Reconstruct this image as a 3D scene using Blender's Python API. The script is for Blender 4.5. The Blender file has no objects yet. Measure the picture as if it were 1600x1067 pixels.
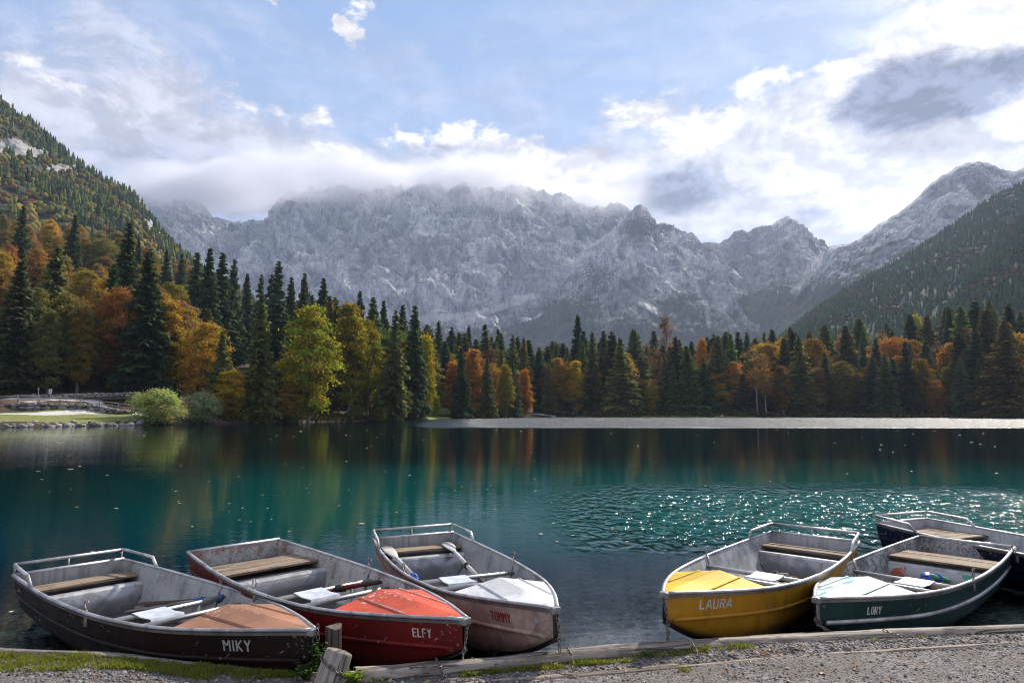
import bpy, math, random
import numpy as np
from mathutils import Matrix, Vector
random.seed(7); RNG = np.random.default_rng(11)
SC = bpy.context.scene
COL = SC.collection
# ---------------------------------------------------------------- camera
FPX, CAMH, PITCH = 1066.35, 1.9095, math.radians(5.863)
cam_data = bpy.data.cameras.new('camera'); cam = bpy.data.objects.new('camera', cam_data); COL.objects.link(cam)
cam_data.sensor_width = 36.0; cam_data.lens = 36.0 * FPX / 1600.0
cam_data.clip_start = 0.05; cam_data.clip_end = 40000
cam.location = (0, 0, CAMH); cam.rotation_euler = (math.radians(90) + PITCH, 0, 0)
SC.camera = cam
SC.view_settings.view_transform = 'Standard'; SC.view_settings.look = 'None'
SC.view_settings.exposure = 0.9; SC.view_settings.gamma = 1.0; SC.view_settings.use_curve_mapping = False
SC.cycles.use_denoising = True; SC.cycles.filter_width = 1.15
SC.cycles.max_bounces = 6; SC.cycles.transparent_max_bounces = 12; SC.cycles.volume_bounces = 1
SC.cycles.diffuse_bounces = 3; SC.cycles.glossy_bounces = 3; SC.cycles.transmission_bounces = 4
SC.cycles.sample_clamp_indirect = 6.0
SC.cycles.caustics_reflective = False; SC.cycles.caustics_refractive = False
CP, SP = math.cos(PITCH), math.sin(PITCH)

def ray(px, py):
    """tan(azimuth), tan(elevation) of the viewing ray through a photograph pixel, per metre of world Y"""
    a = (px - 800) / FPX; b = (533.5 - py) / FPX
    dy = CP - b * SP; dz = SP + b * CP
    return a / dy, dz / dy
def at_y(px, py, Y):
    u, e = ray(px, py); return np.array([u * Y, Y, CAMH + e * Y])
def at_z(px, py, z):
    u, e = ray(px, py); Y = (z - CAMH) / e; return np.array([u * Y, Y, z])
def azel(px, py):
    u, e = ray(px, py); return math.atan(u), math.atan(e / math.sqrt(1 + u * u))

# ---------------------------------------------------------------- node helper
class S:
    """a socket with arithmetic"""
    def __init__(s, nt, sock): s.nt, s.k = nt, sock
    def _m(s, op, *a, clamp=False):
        n = s.nt.nodes.new('ShaderNodeMath'); n.operation = op; n.use_clamp = clamp
        for i, v in enumerate((s,) + a):
            if isinstance(v, S): s.nt.links.new(v.k, n.inputs[i])
            else: n.inputs[i].default_value = v
        return S(s.nt, n.outputs[0])
    def __add__(s, o): return s._m('ADD', o)
    __radd__ = __add__
    def __sub__(s, o): return s._m('SUBTRACT', o)
    def __rsub__(s, o): return (s * -1.0) + o
    def __mul__(s, o): return s._m('MULTIPLY', o)
    __rmul__ = __mul__
    def __truediv__(s, o): return s._m('DIVIDE', o)
    def __pow__(s, o): return s._m('POWER', o)
    def min(s, o): return s._m('MINIMUM', o)
    def max(s, o): return s._m('MAXIMUM', o)
    def abs(s): return s._m('ABSOLUTE')
    def clamp(s): return s._m('ADD', 0.0, clamp=True)
    def fn(s, op, *a): return s._m(op, *a)
    def ss(s, a, b, lo=0.0, hi=1.0):
        n = s.nt.nodes.new('ShaderNodeMapRange'); n.interpolation_type = 'SMOOTHSTEP'
        s.nt.links.new(s.k, n.inputs['Value'])
        n.inputs['From Min'].default_value = a; n.inputs['From Max'].default_value = b
        n.inputs['To Min'].default_value = lo; n.inputs['To Max'].default_value = hi
        return S(s.nt, n.outputs[0])
class NT:
    def __init__(s, nt): s.nt = nt
    def new(s, t, **kw):
        n = s.nt.nodes.new(t)
        for k, v in kw.items(): setattr(n, k, v)
        return n
    def link(s, a, b): s.nt.links.new(a.k if isinstance(a, S) else a, b)
    def put(s, v, inp):
        if isinstance(v, S): s.nt.links.new(v.k, inp)
        elif hasattr(v, 'is_output'): s.nt.links.new(v, inp)
        else: inp.default_value = v
    def s(s, sock): return S(s.nt, sock)
    def noise(s, vec, scale, detail=4, rough=.55, dist=0.0, out='Fac', typ='FBM', norm=True):
        n = s.new('ShaderNodeTexNoise', noise_type=typ, normalize=norm); n.inputs['Scale'].default_value = scale
        n.inputs['Detail'].default_value = detail; n.inputs['Roughness'].default_value = rough; n.inputs['Distortion'].default_value = dist
        if vec is not None: s.put(vec, n.inputs['Vector'])
        return S(s.nt, n.outputs['Fac']) if out == 'Fac' else n.outputs['Color']
    def voro(s, vec, scale, out='Distance', feature='F1', rnd=1.0):
        n = s.new('ShaderNodeTexVoronoi', feature=feature); n.inputs['Scale'].default_value = scale; n.inputs['Randomness'].default_value = rnd
        if vec is not None: s.put(vec, n.inputs['Vector'])
        return S(s.nt, n.outputs[out])
    def vor_col(s, vec, scale):
        n = s.new('ShaderNodeTexVoronoi'); n.inputs['Scale'].default_value = scale
        if vec is not None: s.put(vec, n.inputs['Vector'])
        return n.outputs['Color']
    def coord(s, which='Object'): return s.new('ShaderNodeTexCoord').outputs[which]
    def pos(s): return s.new('ShaderNodeNewGeometry').outputs['Position']
    def mapping(s, vec, scale=(1, 1, 1), loc=(0, 0, 0), rot=(0, 0, 0)):
        n = s.new('ShaderNodeMapping'); s.put(vec, n.inputs['Vector'])
        n.inputs['Scale'].default_value = scale; n.inputs['Location'].default_value = loc; n.inputs['Rotation'].default_value = rot
        return n.outputs[0]
    def sep(s, vec):
        n = s.new('ShaderNodeSeparateXYZ'); s.put(vec, n.inputs[0]); return [S(s.nt, o) for o in n.outputs]
    def comb(s, x, y, z):
        n = s.new('ShaderNodeCombineXYZ')
        for i, v in enumerate((x, y, z)): s.put(v, n.inputs[i])
        return n.outputs[0]
    def mix(s, f, a, b, mode='MIX'):
        n = s.new('ShaderNodeMix', data_type='RGBA', blend_type=mode); s.put(f, n.inputs[0])
        for v, i in ((a, 6), (b, 7)):
            if isinstance(v, tuple): n.inputs[i].default_value = (*v, 1)[:4]
            else: s.put(v, n.inputs[i])
        return n.outputs[2]
    def scale(s, c, f):
        n = s.new('ShaderNodeMix', data_type='RGBA', blend_type='MULTIPLY'); n.inputs[0].default_value = 1
        s.put(c, n.inputs[6])
        g = s.new('ShaderNodeCombineColor')
        for i in range(3): s.put(f, g.inputs[i])
        s.link(g.outputs[0], n.inputs[7]); return n.outputs[2]
    def ramp(s, f, stops, interp='LINEAR'):
        n = s.new('ShaderNodeValToRGB'); n.color_ramp.interpolation = interp
        e = n.color_ramp.elements
        while len(e) < len(stops): e.new(0.5)
        for i, (p, c) in enumerate(stops): e[i].position = p; e[i].color = (*c, 1)
        s.put(f, n.inputs[0]); return n.outputs[0]
    def attr(s, name, out='Fac', typ='GEOMETRY'):
        n = s.new('ShaderNodeAttribute', attribute_name=name, attribute_type=typ)
        return S(s.nt, n.outputs['Fac']) if out == 'Fac' else n.outputs[out]
    def bump(s, h, strength=.5, dist=.02, normal=None):
        n = s.new('ShaderNodeBump'); s.put(strength, n.inputs['Strength']); n.inputs['Distance'].default_value = dist
        s.put(h, n.inputs['Height'])
        if normal is not None: s.link(normal, n.inputs['Normal'])
        return n.outputs[0]

def new_mat(name):
    m = bpy.data.materials.new(name); m.use_nodes = True; m.node_tree.nodes.clear()
    return m, NT(m.node_tree)
def principled(name, build):
    """build(N) -> dict of principled inputs"""
    m, N = new_mat(name); o = N.new('ShaderNodeOutputMaterial'); p = N.new('ShaderNodeBsdfPrincipled')
    for k, v in build(N).items():
        i = p.inputs[k]
        if isinstance(v, tuple) and len(v) == 3 and i.type == 'RGBA': v = (*v, 1)
        N.put(v, i)
    N.link(p.outputs[0], o.inputs[0]); return m

# ---------------------------------------------------------------- sky and sun
SUN_AZ, SUN_EL = math.radians(37), math.radians(37)      # azimuth measured to the right of +Y
world = bpy.data.worlds.new('World'); SC.world = world; world.use_nodes = True
world.node_tree.nodes.clear()
def build_world():
    N = NT(world.node_tree)
    out = N.new('ShaderNodeOutputWorld'); bg = N.new('ShaderNodeBackground')
    sky = N.new('ShaderNodeTexSky', sky_type='NISHITA', sun_disc=False)
    sky.sun_elevation = SUN_EL; sky.sun_rotation = SUN_AZ; sky.air_density = 1.0; sky.dust_density = 0.6; sky.ozone_density = 1.5; sky.altitude = 900
    D = N.coord('Generated')
    x, y, z = N.sep(D)
    # billowing warp of the direction, finer low on the sky
    Dn = N.mapping(D, (1, 1, 1.7))
    w1 = N.noise(Dn, 5.0, 5, .62, out='Color'); wx, wy, wz = N.sep(w1)
    w2 = N.noise(Dn, 19.0, 6, .62, out='Color'); vx, vy, vz = N.sep(w2)
    az = x.fn('ARCTAN2', y) + (wx - .5) * .16 + (vx - .5) * .07
    el = z.fn('ARCSINE') + (wy - .5) * .10 + (vy - .5) * .05
    def blob(px, py, rx, ry, w):
        a0, e0 = azel(px, py)
        c = math.cos(a0) ** 2
        sa, se = rx / FPX * c, ry / FPX * math.cos(a0)
        t = ((az - a0) * (1 / sa)) ** 2.0 + ((el - e0) * (1 / se)) ** 2.0
        return (t * -1.0).fn('EXPONENT') * w
    def field(L):
        r = None
        for b in L:
            g = blob(*b); r = g if r is None else r + g
        return r
    cov = field([(330, 215, 230, 80, .8), (20, 190, 150, 120, .62), (150, 60, 150, 90, .36), (430, 300, 260, 50, 1.0), (780, 285, 300, 45, 1.0), (960, 295, 180, 50, .8),
                 (1180, 190, 220, 62, .72), (1000, 165, 90, 26, .35), (1250, 300, 330, 80, 1.1), (1470, 160, 210, 130, 1.3), (1640, 60, 190, 120, 1.4),
                 (1190, 85, 60, 10, .4), (1500, 330, 260, 120, .9), (850, 170, 14, 60, .25), (340, 50, 16, 50, .22), (240, 130, 40, 90, .2)])
    crisp = field([(545, 68, 32, 28, 1.0), (530, 50, 24, 14, .6), (575, 20, 26, 12, .6), (410, 12, 40, 12, .5), (640, 222, 46, 20, .85), (735, 222, 66, 22, .85), (830, 238, 70, 24, .8), (930, 262, 75, 22, .85), (505, 252, 70, 24, .85), (450, 172, 80, 20, .75), (380, 270, 60, 20, .7), (330, 150, 50, 16, .6), (120, 150, 60, 18, .6), (60, 90, 60, 22, .5),
                   (1010, 168, 90, 24, .85), (1180, 120, 60, 16, .6), (1260, 105, 60, 14, .55), (1340, 120, 70, 40, .8), (1150, 180, 110, 34, .7), (1290, 190, 60, 50, .6), (1090, 215, 60, 30, .55), (1560, 90, 90, 70, .8), (1300, 330, 60, 24, .5), (190, 190, 36, 24, .5), (1430, 60, 110, 20, .7)])
    shade = field([(1465, 125, 150, 52, 1.15), (1405, 185, 110, 38, .9), (1405, 110, 70, 40, .6), (1050, 288, 105, 40, 1.0), (860, 290, 200, 22, .7), (740, 236, 100, 14, .6), (390, 320, 200, 40, .7), (600, 312, 440, 24, .7), (1265, 335, 70, 18, .55), (1575, 110, 40, 30, .5), (300, 235, 160, 34, .5), (1180, 215, 50, 20, .42), (1420, 240, 110, 22, .45), (80, 250, 140, 40, .25), (1550, 240, 70, 14, .35)])
    glow = field([(1640, -60, 420, 330, 1.0), (1420, 330, 330, 150, .5), (1200, 230, 300, 120, .2)])
    fb = N.noise(Dn, 8.5, 9, .62, .25)
    fbf = N.noise(N.mapping(D, (1, 1, 1.5)), 15.0, 9, .66, .3)
    fb2 = N.noise(N.mapping(D, (1.0, 1.0, 3.2), rot=(0, .5, .3)), 3.6, 7, .62, .6)
    generic = N.noise(N.mapping(D, (1, 1, 2.2)), 2.2, 6, .6)
    ahead = y.ss(.05, .6)                       # away from the view the sky goes on with even broken cloud
    base = cov * ahead + (1.0 - ahead) * ((generic - .24) * 2.8)
    soft = (base + (fb - .5) * 1.35 - .24).ss(0.0, .66)
    puff = ((crisp * ahead).min(1.0) + (fbf - .5) * 2.6 - .40).ss(0.0, .42) * (crisp * ahead).ss(.05, .3)
    veil = ((fb2 - .36) * 2.2).clamp() * .70
    dens = (soft + veil * (1.0 - soft)).clamp() * .93
    sh0 = shade * ahead + (1.0 - ahead) * ((generic - .62) * 1.5).clamp()
    shd = (sh0 + (fb - .5) * 2.4 * sh0.min(.55)).ss(.12, 1.05)
    blue = N.scale(sky.outputs[0], .105)
    blue = N.mix(.6, blue, (.27, .44, .76))
    # relief of the billows: brighter on the side toward the sun, greyer away from it
    off = N.new('ShaderNodeVectorMath', operation='ADD'); N.link(Dn, off.inputs[0]); off.inputs[1].default_value = (.012, 0, .026)
    fs = N.noise(off.outputs[0], 8.5, 9, .62, .25)
    relief_ = ((fb - fs) * 5.0 + .50).clamp()
    g = glow.clamp()
    white = N.mix(g, (.62, .61, .67), (1.04, 1.01, 1.01))
    cloud_tex = N.noise(N.mapping(D, (1, 1, 1.6)), 26.0, 6, .7, .4); white = N.scale(white, cloud_tex.ss(.3, .7, .92, 1.07)); white = N.scale(white, relief_.ss(.05, .95, .78, 1.16))
    bright = N.scale(N.mix(g, (.90, .88, .90), (1.20, 1.16, 1.14)), relief_.ss(.15, .85, .72, 1.16))
    cloud = N.mix(puff, white, bright)
    dark = N.scale(N.mix(g * .35, (.215, .235, .325), (.12, .145, .225)), relief_.ss(0.1, .9, .66, 1.5))
    cloud = N.mix(shd, cloud, dark)
    dens = (dens + puff * (1.0 - dens)).clamp().max(shd)
    col = N.mix(dens, blue, cloud)
    N.link(col, bg.inputs[0]); bg.inputs[1].default_value = .64
    N.link(bg.outputs[0], out.inputs[0])
build_world()
sun_data = bpy.data.lights.new('sun', 'SUN'); sun = bpy.data.objects.new('sun', sun_data); COL.objects.link(sun)
sun_data.energy = 3.9; sun_data.angle = math.radians(.9); sun_data.color = (1.0, .92, .80)
sd = Vector((math.sin(SUN_AZ) * math.cos(SUN_EL), math.cos(SUN_AZ) * math.cos(SUN_EL), math.sin(SUN_EL)))
sun.rotation_euler = sd.to_track_quat('Z', 'Y').to_euler(); sun.location = (40, 60, 80)

# ---------------------------------------------------------------- mesh helpers
class MB:
    def __init__(s): s.v = []; s.f = []; s.m = []
    def add(s, V, F, m=0):
        b = len(s.v); s.v += [tuple(map(float, q)) for q in V]; s.f += [tuple(b + i for i in f) for f in F]; s.m += [m] * len(F); return s
    def box(s, c, d, R=None, m=0):
        c = np.array(c, float); d = np.array(d, float) / 2
        V = np.array([[i, j, k] for i in (-1, 1) for j in (-1, 1) for k in (-1, 1)], float) * d
        if R is not None: V = V @ np.array(R).T
        return s.add(V + c, [(0, 1, 3, 2), (4, 6, 7, 5), (0, 4, 5, 1), (2, 3, 7, 6), (0, 2, 6, 4), (1, 5, 7, 3)], m)
    def tube(s, P, r, n=8, m=0, cap=True, closed=False, flat=1.0):
        P = [np.array(p, float) for p in P]; N_ = len(P); rings = []; up0 = None
        rr = r if hasattr(r, '__len__') else [r] * N_
        for i, p in enumerate(P):
            a = P[(i - 1) % N_] if (i > 0 or closed) else p; c = P[(i + 1) % N_] if (i < N_ - 1 or closed) else p
            t = c - a; t /= max(np.linalg.norm(t), 1e-9)
            if up0 is None:
                up0 = np.array([0, 0, 1.]) if abs(t[2]) < .9 else np.array([1., 0, 0])
            sx = np.cross(up0, t); sx /= max(np.linalg.norm(sx), 1e-9); sy = np.cross(t, sx); up0 = sy
            rings.append([p + (math.cos(2 * math.pi * k / n) * sx + math.sin(2 * math.pi * k / n) * sy * flat) * rr[i] for k in range(n)])
        V = [q for R_ in rings for q in R_]; F = []
        for i in range(N_ - 1 + (1 if closed else 0)):
            j = (i + 1) % N_
            for k in range(n): F.append((i * n + k, i * n + (k + 1) % n, j * n + (k + 1) % n, j * n + k))
        if cap and not closed: F.append(tuple(range(n))[::-1]); F.append(tuple((N_ - 1) * n + k for k in range(n)))
        return s.add(V, F, m)
    def grid(s, G, m=0, flip=False):
        G = np.asarray(G, float); a, b = G.shape[:2]
        F = [(i * b + j, i * b + j + 1, (i + 1) * b + j + 1, (i + 1) * b + j) for i in range(a - 1) for j in range(b - 1)]
        if flip: F = [f[::-1] for f in F]
        return s.add(G.reshape(-1, 3), F, m)
    def build(s, name, mats, parent=None, smooth=False, bevel=0.0):
        me = bpy.data.meshes.new(name); me.from_pydata(s.v, [], s.f)
        for m in (mats if isinstance(mats, (list, tuple)) else [mats]): me.materials.append(m)
        if len(set(s.m)) > 1: me.polygons.foreach_set('material_index', s.m)
        if smooth: me.polygons.foreach_set('use_smooth', [True] * len(s.f))
        me.update()
        o = bpy.data.objects.new(name, me); COL.objects.link(o)
        if parent is not None: o.parent = parent
        if bevel:
            b = o.modifiers.new('bevel', 'BEVEL'); b.width = bevel; b.segments = 2; b.limit_method = 'ANGLE'
        return o
def np_mesh(name, V, F, mat, smooth=False, attrs=None, parent=None, link=True):
    V = np.asarray(V, np.float32); F = np.asarray(F, np.int32); k = F.shape[1]
    me = bpy.data.meshes.new(name); me.vertices.add(len(V)); me.vertices.foreach_set('co', V.ravel())
    me.loops.add(F.size); me.loops.foreach_set('vertex_index', F.ravel())
    me.polygons.add(len(F)); me.polygons.foreach_set('loop_start', np.arange(0, F.size, k, dtype=np.int32))
    try: me.polygons.foreach_set('loop_total', np.full(len(F), k, np.int32))
    except Exception: pass
    if smooth: me.polygons.foreach_set('use_smooth', np.ones(len(F), bool))
    for m in (mat if isinstance(mat, (list, tuple)) else [mat]): me.materials.append(m)
    for n, a in (attrs or {}).items():
        a = np.asarray(a, np.float32)
        if a.ndim == 1:
            at = me.attributes.new(n, 'FLOAT', 'POINT'); at.data.foreach_set('value', a)
        else:
            at = me.attributes.new(n, 'FLOAT_COLOR', 'POINT')
            at.data.foreach_set('color', np.concatenate([a, np.ones((len(a), 1), np.float32)], 1).ravel())
    me.update(calc_edges=True)
    if not link: return me
    o = bpy.data.objects.new(name, me); COL.objects.link(o)
    if parent is not None: o.parent = parent
    return o
def tag(o, label=None, cat=None, group=None, kind=None):
    if label: o['label'] = label
    if cat: o['category'] = cat
    if group: o['group'] = group
    if kind: o['kind'] = kind
    return o
def empty(name, loc=(0, 0, 0), rz=0.0):
    o = bpy.data.objects.new(name, None); COL.objects.link(o); o.location = loc; o.rotation_euler = (0, 0, rz); o.empty_display_size = .1; return o
def copy_tree(o, parent=None):
    c = o.copy(); COL.objects.link(c); c.parent = parent
    for ch in list(o.children): copy_tree(ch, c)
    return c
def grid_faces(a, b):
    i = np.arange(a - 1)[:, None] * b + np.arange(b - 1)[None]
    i = i.ravel(); return np.stack([i, i + 1, i + b + 1, i + b], 1)
# gradient noise on numpy arrays
_perm = np.random.default_rng(3).permutation(512).astype(np.int64); _perm = np.concatenate([_perm, _perm, _perm])
_gr = np.random.default_rng(5).normal(size=(512, 3)); _gr /= np.linalg.norm(_gr, axis=1)[:, None]
def perlin(P):
    P = np.asarray(P, float); I = np.floor(P).astype(np.int64); f = P - I; I &= 511
    w = f * f * f * (f * (f * 6 - 15) + 10); out = 0
    for dx in (0, 1):
        for dy in (0, 1):
            for dz in (0, 1):
                h = _perm[_perm[(_perm[(I[:, 0] + dx) & 511] + I[:, 1] + dy) & 511] + ((I[:, 2] + dz) & 511)] & 511
                g = _gr[h]; d = g[:, 0] * (f[:, 0] - dx) + g[:, 1] * (f[:, 1] - dy) + g[:, 2] * (f[:, 2] - dz)
                out = out + d * (w[:, 0] if dx else 1 - w[:, 0]) * (w[:, 1] if dy else 1 - w[:, 1]) * (w[:, 2] if dz else 1 - w[:, 2])
    return out * 1.5
def fbm(P, oct=5, gain=.5, lac=2.03, ridged=False):
    P = np.asarray(P, float).copy(); a = 1.0; s = 0; t = 0
    for i in range(oct):
        n = perlin(P + i * 17.3)
        if ridged: n = 1 - 2 * np.abs(n)
        s = s + a * n; t += a; a *= gain; P = P * lac
    return s / t
def ss(x, a, b):
    t = np.clip((np.asarray(x, float) - a) / (b - a), 0, 1); return t * t * (3 - 2 * t)
# ================================================================ MATERIALS OF THE LAND
def m_gravel(N):
    p = N.pos(); v = N.voro(p, 55); c = N.vor_col(p, 55); n = N.noise(p, 3.0, 5); n2 = N.noise(p, 160, 3)
    g = N.sep(c)[0]
    col = N.ramp(g, [(0, (.075, .065, .061)), (.5, (.145, .13, .123)), (1, (.30, .275, .26))])
    col = N.mix(n.ss(.35, .7), col, (.13, .11, .097))
    h = v * -1.0 + n2 * .25
    return {'Base Color': col, 'Roughness': .92, 'Normal': N.bump(h, .9, .012)}
M_GRAVEL = principled('gravel', m_gravel)
def m_pebble(N):
    r = N.attr('tone'); p = N.pos(); n = N.noise(p, 90, 3)
    col = N.ramp(r, [(0, (.06, .052, .049)), (.35, (.125, .112, .106)), (.75, (.22, .20, .19)), (1, (.46, .435, .41))])
    return {'Base Color': N.scale(col, n.ss(.2, .8, .75, 1.15)), 'Roughness': .85}
M_PEBBLE = principled('pebble', m_pebble)
def m_bed(N):
    p = N.pos(); v = N.voro(p, 11); c = N.sep(N.vor_col(p, 11))[0]; n = N.noise(p, 1.1, 5); v2 = N.voro(p, 38); c2 = N.sep(N.vor_col(p, 38))[1]
    col = N.ramp(c * .55 + c2 * .45, [(0, (.06, .065, .06)), (.5, (.20, .20, .19)), (1, (.50, .48, .45))])
    col = N.mix(n.ss(.52, .66), col, (.10, .105, .09))
    return {'Base Color': col, 'Roughness': .8, 'Normal': N.bump(v * -1.0 + v2 * -.4, .9, .05)}
M_BED = principled('lake_bed', m_bed)
def m_forest_floor(N):
    p = N.pos(); n = N.noise(p, .12, 6, .6); n2 = N.noise(p, 2.2, 5, .65); a = N.attr('grass')
    x, y, z = N.sep(p)
    leaf = N.mix(n2.ss(.35, .65), (.055, .030, .018), (.12, .058, .030))
    soil = N.mix(n.ss(.4, .6), leaf, (.035, .030, .020))
    grass = N.mix(n2.ss(.3, .7), (.12, .15, .03), (.24, .24, .06))
    col = N.mix((a + (n2 - .5) * .5).ss(.3, .6), soil, grass)
    col = N.mix(N.attr('path').ss(.35, .65), col, (.60, .57, .53))
    return {'Base Color': col, 'Roughness': .95, 'Normal': N.bump(n2, .8, .25)}
M_FLOOR = principled('forest_floor', m_forest_floor)
def m_rock(N):
    p = N.pos(); veg = N.attr('veg'); scr = N.attr('scree')
    q = N.mapping(p, (.012, .012, .0065), rot=(.0, .35, .0))
    n = N.noise(q, 1.0, 10, .68, .6); n2 = N.noise(p, .035, 8, .7, .4); n3 = N.noise(N.mapping(p, (.02, .02, .004)), 1.0, 6, .6, .8)
    col = N.ramp(n, [(.33, (.12, .125, .14)), (.42, (.40, .405, .42)), (.49, (.70, .695, .69)), (.60, (.93, .915, .90))])
    col = N.mix(n3.ss(.55, .70) * .6, col, (.74, .72, .69))
    st = N.noise(N.mapping(p, (.010, .02, .05), rot=(.1, .45, .2)), 1.0, 7, .7, 1.2); col = N.mix(st.ss(.56, .66) * .75, col, (.085, .09, .10))
    for sc_, ro, wd in (((1 / 34., 1 / 60., 1 / 190.), .55, .030), ((1 / 28., 1 / 60., 1 / 150.), -.30, .022), ((1 / 90., 1 / 90., 1 / 22.), .35, .018)):
        ln = N.noise(N.mapping(p, sc_, rot=(0, ro, 0)), 1.0, 6, .62, .5)
        col = N.mix((1.0 - (ln - .5).abs().ss(wd * .3, wd)) * .42, col, (.13, .135, .15))
    col = N.scale(col, N.noise(N.mapping(p, (1 / 260., 1 / 260., 1 / 420.), rot=(0, .5, 0)), 1.0, 3, .6).ss(.36, .60, .62, 1.18))
    green = N.mix(N.noise(p, .02, 4).ss(.4, .6), (.060, .085, .055), (.115, .11, .06))
    v = (veg + (n2 - .5) * 1.5 + (n - .5) * .8).ss(.38, .62)
    col = N.mix(v, col, green)
    col = N.mix((scr * (n2 * 1.5 + n * .5 + .1) + (n2 - .5) * .8).ss(.42, .95) * .85, col, (.88, .85, .81))
    h = n * 1.0 + n2 * .55 + n3 * .5
    return {'Base Color': col, 'Roughness': .95, 'Specular IOR Level': .1, 'Normal': N.bump(h, 1.0, 48.0)}
M_ROCK = principled('limestone', m_rock)
def m_hill(N):
    p = N.pos(); n = N.noise(p, .02, 6, .6); n2 = N.noise(p, .16, 6, .65); rock = N.attr('rock')
    col = N.mix(n.ss(.35, .65), (.032, .042, .020), (.052, .050, .023)); col = N.mix(n2.ss(.3, .7), col, (.045, .05, .022))
    rk = N.ramp(n2, [(.3, (.16, .155, .15)), (.6, (.42, .41, .40))])
    col = N.mix((rock + (n2 - .5) * .8).ss(.4, .6), col, rk)
    return {'Base Color': col, 'Roughness': .95, 'Normal': N.bump(n2, .9, 5.0)}
M_HILL = principled('hillside', m_hill)

# ================================================================ NEAR SHORE
GZ = .30
edge_px = [(-420, 985), (-120, 1000), (0, 1011), (180, 1019), (330, 1036), (470, 1050), (552, 1047), (760, 1031), (940, 1014), (1130, 995), (1340, 985), (1600, 978), (1900, 968), (2300, 960)]
EDGE = np.array([at_z(a, b, GZ)[:2] for a, b in edge_px])
EDGE = np.vstack([[-40, 14.0], EDGE, [40, 12.0]])
def edge_y(x): return np.interp(x, EDGE[:, 0], EDGE[:, 1])
def ground_z(x, y):
    P = np.stack([np.ravel(x) * .9, np.ravel(y) * .9, np.zeros(np.size(x))], 1)
    return (GZ + .018 * fbm(P, 3)).reshape(np.shape(x))
def build_near():
    xs = np.concatenate([np.linspace(-40, -7, 12), np.linspace(-6.5, 7.5, 150), np.linspace(8, 40, 12)])
    rows = []
    for t in list(np.linspace(0, 1, 46) ** .35):
        y = -30 + (edge_y(xs) + 30) * t; z = ground_z(xs, y); rows.append(np.stack([xs, y, z], 1))
    y = edge_y(xs); rows.append(np.stack([xs, y + .03, np.full_like(xs, -.02)], 1)); rows.append(np.stack([xs, y + .05, np.full_like(xs, -.6)], 1))
    G = np.array(rows); a, b = G.shape[:2]
    o = np_mesh('ground', G.reshape(-1, 3), grid_faces(a, b)[:, ::-1], M_GRAVEL, True); tag(o, kind='structure')
    # lake bed: shelving gravel
    xs = np.linspace(-60, 60, 240); rows = []
    for d in np.concatenate([np.linspace(-.1, 8, 60), np.linspace(8.5, 60, 30), [120, 230]]):
        y = edge_y(xs) + d
        z = -.05 - .055 * np.maximum(d, 0) - .012 * np.maximum(d - 2, 0) ** 2 * (d < 20) - (5.0 if d >= 20 else 0)
        z = z + .05 * fbm(np.stack([xs * .7, y * .7, np.zeros_like(xs)], 1), 3)
        rows.append(np.stack([xs * (1 + max(d - 8, 0) * .05), y, z], 1))
    G = np.array(rows); a, b = G.shape[:2]
    o = np_mesh('lake_bed', G.reshape(-1, 3), grid_faces(a, b)[:, ::-1], M_BED, True); tag(o, kind='structure')
build_near()

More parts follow.
